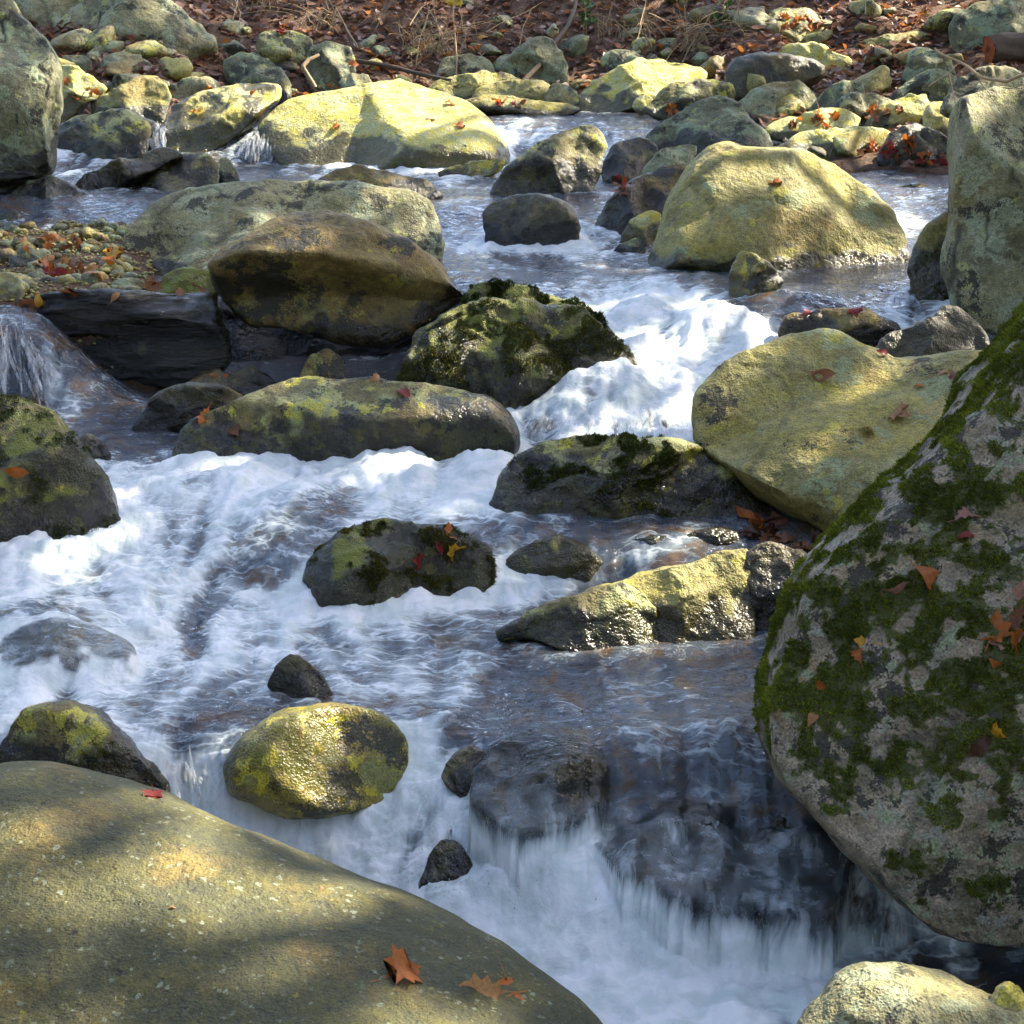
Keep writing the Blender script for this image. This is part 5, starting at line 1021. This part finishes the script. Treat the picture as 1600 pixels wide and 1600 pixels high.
stick('root', 'curved pale root hanging beside the grey-green bank rock', [(498,86),(482,92),(474,104),(482,120),(492,138)], [16.9,16.8,16.7,16.7,16.7], .018, .026, M_STALK, 'root')
tb = stick('branch', 'bare tan forked branch crossing behind the upper right boulder', [(1460,78),(1492,98),(1533,115),(1573,128),(1606,114)], [11.2,11.1,11.0,10.9,10.8], .007, .012, M_TAN, 'branch', wob=.02)
for q in ([(1451,135),(1466,124),(1482,115),(1496,100)], [(1482,115),(1488,138),(1493,162)], [(1528,113),(1532,128),(1540,140)]):
    p = np.array(q, float); c = P3(p[:, 0], p[:, 1], np.full(len(p), 11.07)); V, Q = tubes([c], [np.linspace(.0045, .003, len(c))], 5)
    link('twig', new_mesh('twig', V - np.array(tb.location), Q, mat=M_TAN), parent=tb)
stem = stick('sapling', 'thin green stem with a yellow leaf on the far bank', [(713,120),(711,70),(710,30),(709,-10)], [17.4,17.5,17.6,17.7], .010, .007, M_STALK, 'sapling', wob=.01)
for (px, py) in ((703,4),(716,6),(598,42)):
    V, Q = leaf_arrays('maple', .3, .3, int(px)); V = V * .11; p = P3(px, py, np.array(17.55)); V = V[:, [0, 2, 1]] + p
    if px > 650: link('leaf_blade', new_mesh('leaf_blade', V - np.array(stem.location), Q, mat=M_YELL), parent=stem)
STK = [([(650,102),(656,60),(668,25),(690,0)]), ([(664,96),(662,50),(672,10)]), ([(700,82),(690,50),(676,22),(664,0)]), ([(666,30),(640,60),(636,78)]), ([(708,84),(688,55),(680,20),(678,-8)]), ([(640,40),(660,10),(690,-8)]),
       ([(812,70),(818,40),(830,15),(848,4)]), ([(760,50),(800,28),(838,10)]), ([(842,12),(846,30),(842,50)]), ([(560,78),(540,40),(525,10)]), ([(560,75),(545,52),(530,20)]),
       ([(1000,40),(1006,15),(1012,-8)]), ([(996,62),(1002,40),(1008,20)]), ([(1012,20),(1040,34),(1072,56)]), ([(1040,96),(1056,74),(1078,54)]), ([(1066,98),(1084,62),(1112,22)]), ([(1078,95),(1092,70),(1110,40)]), ([(1060,60),(1075,80),(1090,102)]), ([(1070,40),(1088,70),(1096,96)]), ([(1130,56),(1136,48),(1150,54)]), ([(1114,30),(1126,44),(1140,52)]), ([(1096,30),(1120,18),(1150,24)]), ([(1352,22),(1352,2),(1354,-10)]), ([(362,60),(364,30),(372,0)]), ([(374,45),(376,20),(366,-5)]), ([(262,116),(272,104),(280,118)]), ([(470,38),(482,20),(480,0)]), ([(506,20),(520,40),(536,62)])]
STKL = ['dry grass stalk bent over the leafy bank']
for i, s in enumerate(STK):
    stick('dry_stalk', 'dry bent stalk standing in the leaves of the far bank', s, np.linspace(17.7, 18.2, len(s)) + RNG.uniform(-.2, .2), .006, .0035, M_STALK, 'stalk', 'dry stalks on the far bank', wob=.02)
def brush(label, px, py, T, n, w, hgt, lean):
    c0 = P3(px, py, np.array(T)); c0[2] = ground_z(c0[0:1], c0[1:2])[0] - .03; cs, rs = [], []
    for _ in range(n):
        b = np.array([RNG.normal(0, w * .35), RNG.normal(0, w * .2), 0]); d = np.array([RNG.normal(lean, .5), RNG.normal(-.15, .3), 1.0]); L = hgt * RNG.uniform(.5, 1.2); t = np.linspace(0, 1, 8)[:, None]
        c = b + d * L * t + np.array([d[0] * .7, -.3, -.75]) * L * t ** 2.4 * RNG.uniform(.2, 1.1); c = c + RNG.normal(0, .008, c.shape); cs.append(c); rs.append(np.linspace(.0055, .002, 8) * RNG.uniform(.7, 1.5))
        if RNG.random() < .6:
            k_ = RNG.integers(3, 6); e = c[k_] + np.linspace(0, 1, 5)[:, None] * RNG.normal(0, .22, 3); cs.append(e); rs.append(np.linspace(.003, .0015, 5))
    V, Q = tubes(cs, rs, 4); link('dry_brush', new_mesh('dry_brush', V, Q, mat=M_STALK), label=label, cat='brush', loc=c0)
brush('tangle of pale dry grass hanging over the bank left of the green stem', 668, 92, 17.9, 34, .55, .55, .15)
brush('tangled dead brush on the bank above the dark oval boulder', 1095, 96, 17.9, 46, .7, .6, .1)
brush('dark thin brush at the top of the bank near the large grey boulder', 385, 50, 18.6, 26, .6, .5, .0)
brush('sparse dry twigs on the bank right of the leaning branch', 985, 66, 18.4, 22, .6, .5, -.1)
brush('sparse dead stems at the top edge above the grey-yellow boulder', 1290, 24, 19.2, 22, .7, .45, .0)
brush('low twiggy brush behind the fallen pole', 530, 62, 18.3, 24, .6, .45, .1)
def log_():
    root = bpy.data.objects.new('log', None); COL.objects.link(root); c0 = P3(1545, 78, np.array(15.2)); root.location = c0
    root['label'] = 'rotten log with a reddish cut end at the right edge'; root['category'] = 'log'
    ax = np.array([.93, .35, .06]); ax /= np.linalg.norm(ax); t = np.linspace(0, 1.8, 24); c = c0 + t[:, None] * ax
    V, Q = tubes([c], [np.full(24, .115)], 28); nrm = V - np.repeat(c, 28, 0); V = V + nrm * (.9 * fbm(V * np.array([4, 9, 9]), 3, 8))[:, None]
    link('bark', new_mesh('bark', V - c0, Q, mat=M_BARK), parent=root)
    ring = V[:28]; k = [ring * s + c0 * (1 - s) - ax * (.012 * (1 - s)) for s in (.97, .75, .5, .25)]; W = np.concatenate(k + [[c0 + ax * .03]])
    W = W + .02 * fbm(W * 30, 2, 4)[:, None] * ax
    i = np.arange(112).reshape(4, 28); j = np.roll(i, -1, 1); Q2 = np.stack([i[:-1], i[1:], j[1:], j[:-1]], -1).reshape(-1, 4); T2 = np.stack([i[-1], np.full(28, 112), j[-1]], -1)
    link('cut_end', new_mesh('cut_end', W - c0, Q2, T2, M_RED), parent=root)
log_()
def sprig(label, px, py, T, n, mat, s):
    Vs, Qs, o = [], [], 0
    c0 = P3(px, py, np.array(T))
    for i in range(n):
        V, Q = leaf_arrays('beech', .4, .3, i, False); V = V * s * RNG.uniform(.7, 1.2); a = RNG.normal(0, .8, 3)
        from mathutils import Euler
        R = np.array(Euler(a + np.array([1.2, 0, 0])).to_matrix()); p = c0 + RNG.normal(0, 1, 3) * np.array([.05, .05, .12])
        Vs.append(V @ R.T + p - c0); Qs.append(Q + o); o += len(V)
    root = bpy.data.objects.new('leafy_plant', None); COL.objects.link(root); root.location = c0; root['label'] = label; root['category'] = 'plant'
    link('foliage', new_mesh('foliage', np.concatenate(Vs), np.concatenate(Qs), mat=mat), parent=root)
    cs = []; g = np.array([0, 0, -.3])
    for i in range(4): cs.append(np.array([g + RNG.normal(0, .02, 3), RNG.normal(0, .03, 3), np.array([0, 0, .12]) + RNG.normal(0, .06, 3)]))
    V, Q = tubes(cs, [.004] * 4, 4); link('stem', new_mesh('stem', V, Q, mat=M_STALK), parent=root)
sprig('green leafy sprig at the top edge of the bank right of centre', 918, 16, 18.2, 26, M_GREEN, .10)
sprig('green leafy sprig in the brush at the top edge', 1134, 20, 18.0, 30, M_GREEN, .10)

# ------------------------------------------------------------------ trees outside the picture, on the right bank: they throw the dappled shade
RNG = np.random.default_rng(33); bpy.context.view_layer.update(); DG = bpy.context.evaluated_depsgraph_get()
S = np.array(SUN); AX1 = np.cross(S, [0, 0, 1.0]); AX1 /= np.linalg.norm(AX1); AX2 = np.cross(S, AX1)
LIT = [(600,170,190,48,1),(740,220,50,25,1),(340,155,95,28,1),(225,145,35,25,1),(110,130,35,28,1),(1000,125,95,30,1),(770,125,60,14,.9),(850,150,40,14,.8),
 (1210,245,110,16,1),(1330,290,80,26,1),(1385,340,40,45,1),(1405,390,18,30,1),(1290,205,95,38,1),(1420,165,50,25,1),(1470,185,30,25,1),(1400,235,55,18,1),(1465,245,25,14,1),
 (1250,28,60,16,1),(1200,45,35,20,.7),(1280,92,50,16,1),(1405,8,30,18,1),(1425,30,28,10,1),(1420,56,30,8,1),(1500,0,40,12,1),(1100,115,20,12,1),
 (1190,425,28,22,1),(1020,500,150,34,.8),(1120,505,70,30,.9),(960,630,150,40,.8),(1000,570,70,30,.8),(700,745,110,22,.8),(500,770,250,38,.65),(300,790,110,50,.6),(260,850,90,30,.5),(360,905,120,22,.7),(560,650,200,40,.6),
 (800,480,80,16,.9),(890,510,60,24,.8),(470,1190,40,36,.4),(410,1240,90,24,1),(1110,920,65,55,1),(985,950,40,45,.9),(860,865,60,22,.8),(1010,880,70,14,.7),(520,345,110,14,.8),(655,335,26,35,.9),(430,365,60,16,.6),
 (1260,560,150,36,.75),(1180,590,60,40,.7),(1330,620,90,30,.5),(60,650,70,24,.7),(130,720,40,40,.7),(1550,570,40,40,.9),(1590,540,20,40,.9),(1400,1528,90,16,.9),(1560,1570,60,14,1),
 (830,255,30,14,.8),(920,230,22,20,.8),(820,195,40,14,1),(720,620,60,14,.9),(450,600,60,10,.8),(60,395,90,40,.7),(150,980,140,40,.4),(100,1130,70,20,.7),(450,45,40,12,.8),(720,20,40,20,.6),(600,90,40,10,.7),(560,280,60,10,.6),(780,420,90,20,.35)]
# light bands that cross the foreground slab
for k_, (x0, y0, x1, y1, hw) in enumerate(((-40,1255,320,1395,28),(300,1385,460,1455,16),(310,1268,560,1385,7),(440,1370,700,1470,10),(470,1475,800,1610,20),(-30,1590,60,1600,8))):
    for t in np.linspace(0, 1, 9): LIT.append((x0 + (x1 - x0) * t, y0 + (y1 - y0) * t, hw * 1.6, hw, .97))
CELL = .05; GN = 900; LMASK = np.zeros((GN, GN)); ORG = np.array([0.0, 10.0, 1.0])
def suncell(p):
    d = p - ORG; return ((d @ AX1) / CELL + GN / 2).astype(int), ((d @ AX2) / CELL + GN / 2).astype(int)
for cx, cy, rx, ry, wgt in LIT:
    n = int(np.clip(rx * ry / 14, 16, 260)); a = RNG.uniform(0, 2 * np.pi, n); r = np.sqrt(RNG.random(n))
    for i in range(n):
        loc, nr_, ob = cast(cx + rx * r[i] * math.cos(a[i]), cy + ry * r[i] * math.sin(a[i]))
        if loc is None: continue
        u, v = suncell(loc[None]); u, v = u[0], v[0]
        if 3 < u < GN - 4 and 3 < v < GN - 4:
            q_ = 2; w_ = LMASK[u - q_:u + q_ + 1, v - q_:v + q_ + 1]; np.maximum(w_, wgt, out=w_)
TREES = [(8.2,7.8,10,4.2),(11.8,11,11,4.4),(7.2,12.2,10.5,4.2),(11.2,16.5,11.5,4.6),(7.0,16.8,11,4.6),(12.2,21.5,12.5,4.8),(7.6,21.8,12,4.8)]
TLAB = ['tree on the right bank nearest the foreground slab','tall tree far out on the right bank level with the chute','slender tree on the right bank behind the mossy giant','tall tree far out on the right bank beside the upper channel','broad tree on the right bank level with the great mottled boulder','rearmost tall tree on the right bank','tree behind the far bank right of the log']
def tree(x, y, zc, R, label, big=1.0, n=3600):
    z0 = float(ground_z(np.array([x]), np.array([y]))[0]) - .2
    root = bpy.data.objects.new('tree', None); COL.objects.link(root); root.location = (x, y, z0); root['label'] = label; root['category'] = 'tree'; root['group'] = 'trees around the stream'
    t = np.linspace(0, 1, 14); c = np.stack([.35 * np.sin(t * 3 + x) * t, .3 * np.cos(t * 2.3 + y) * t, t * (zc - z0)], -1)
    V, Q = tubes([c], [np.linspace(.19, .05, 14)], 10); link('trunk', new_mesh('trunk', V, Q, mat=M_BARK), parent=root)
    for i in range(9):
        s = RNG.uniform(.45, .95); b0 = np.array([np.interp(s, t, c[:, d]) for d in range(3)]); an = i * 2.4 + RNG.uniform(-.4, .4); L = R * RNG.uniform(.55, .95)
        b = b0 + np.linspace(0, 1, 8)[:, None] * np.array([math.cos(an) * L, math.sin(an) * L, L * .45]); b[:, 2] += .2 * np.sin(np.linspace(0, 3, 8) + i)
        V, Q = tubes([b], [np.linspace(.06, .012, 8)], 6); link('limb', new_mesh('limb', V, Q, mat=M_BARK), parent=root)
    d = RNG.normal(0, 1, (n, 3)); d /= np.linalg.norm(d, axis=1, keepdims=True); p = np.array([x, y, zc]) + d * (RNG.random((n, 1)) ** .42) * np.array([R, R, R * .55])
    cl = fbm(p * .9, 3, 61) > -.34; u, v = suncell(p); inb = (u >= 0) & (u < GN) & (v >= 0) & (v < GN)
    lw = np.where(inb, LMASK[np.clip(u, 0, GN - 1), np.clip(v, 0, GN - 1)], 0); p = p[cl & (RNG.random(n) > lw)]
    if y < 9 and x > 8 and big == 1.0:      # extra unseen leaves added to block a sliver of sun at the lower fall
        for qx, qy in ((745,1440),(775,1428),(730,1450)):
            h_ = cast(qx, qy)[0]; c_ = h_ + S * ((zc - h_[2]) / S[2]); p = np.concatenate([p, c_ + RNG.normal(0, .14, (60, 3))])
    n = len(p)
    a = RNG.normal(0, 1, (n, 3)); a -= (a @ S)[:, None] * S * .75; a /= np.linalg.norm(a, axis=1, keepdims=True); b = np.cross(S + RNG.normal(0, .35, (n, 3)), a); b /= np.linalg.norm(b, axis=1, keepdims=True)
    sz = big * RNG.uniform(.10, .20, (n, 1)); V = np.stack([p - a * sz, p + b * sz * .6 , p + a * sz, p - b * sz * .6], 1).reshape(-1, 3) - np.array([x, y, z0])
    col = np.array([(.16,.13,.02),(.22,.11,.02),(.08,.11,.02),(.2,.07,.02)])[RNG.integers(0, 4, n)]
    me = new_mesh('crown', V, (np.arange(n)[:, None] * 4 + np.arange(4)), mat=M_CROWN, attrs={'Col': np.repeat(col, 4, 0)}, smooth=False); link('crown', me, parent=root)
for (x, y, zc, R), lab in zip(TREES, TLAB): tree(x, y, zc, R, lab, 1.0, 7500 if y < 9 else 3100)
for (x, y, zc, R), lab in zip([(-6.5,-4,8,4.5),(0,-9,9,5.5),(6.5,-4.5,8,4.5),(-10.5,4,8,4.5),(-4,-16,10,6),(9.5,2.5,8,4.5),(-7.5,0,5,3.5)], ['added unseen tree behind the viewer on the left','added unseen tree straight behind the viewer by the stream','added unseen tree behind the viewer on the right','added unseen tree on the left bank level with the foreground slab','added unseen tree far behind the viewer','added unseen tree on the right bank level with the foreground slab','added unseen low tree behind the viewer close to the left bank']): tree(x, y, zc, R, lab, 3.0, 1100)  # unseen trees added behind and beside the viewer to cut the sky fill
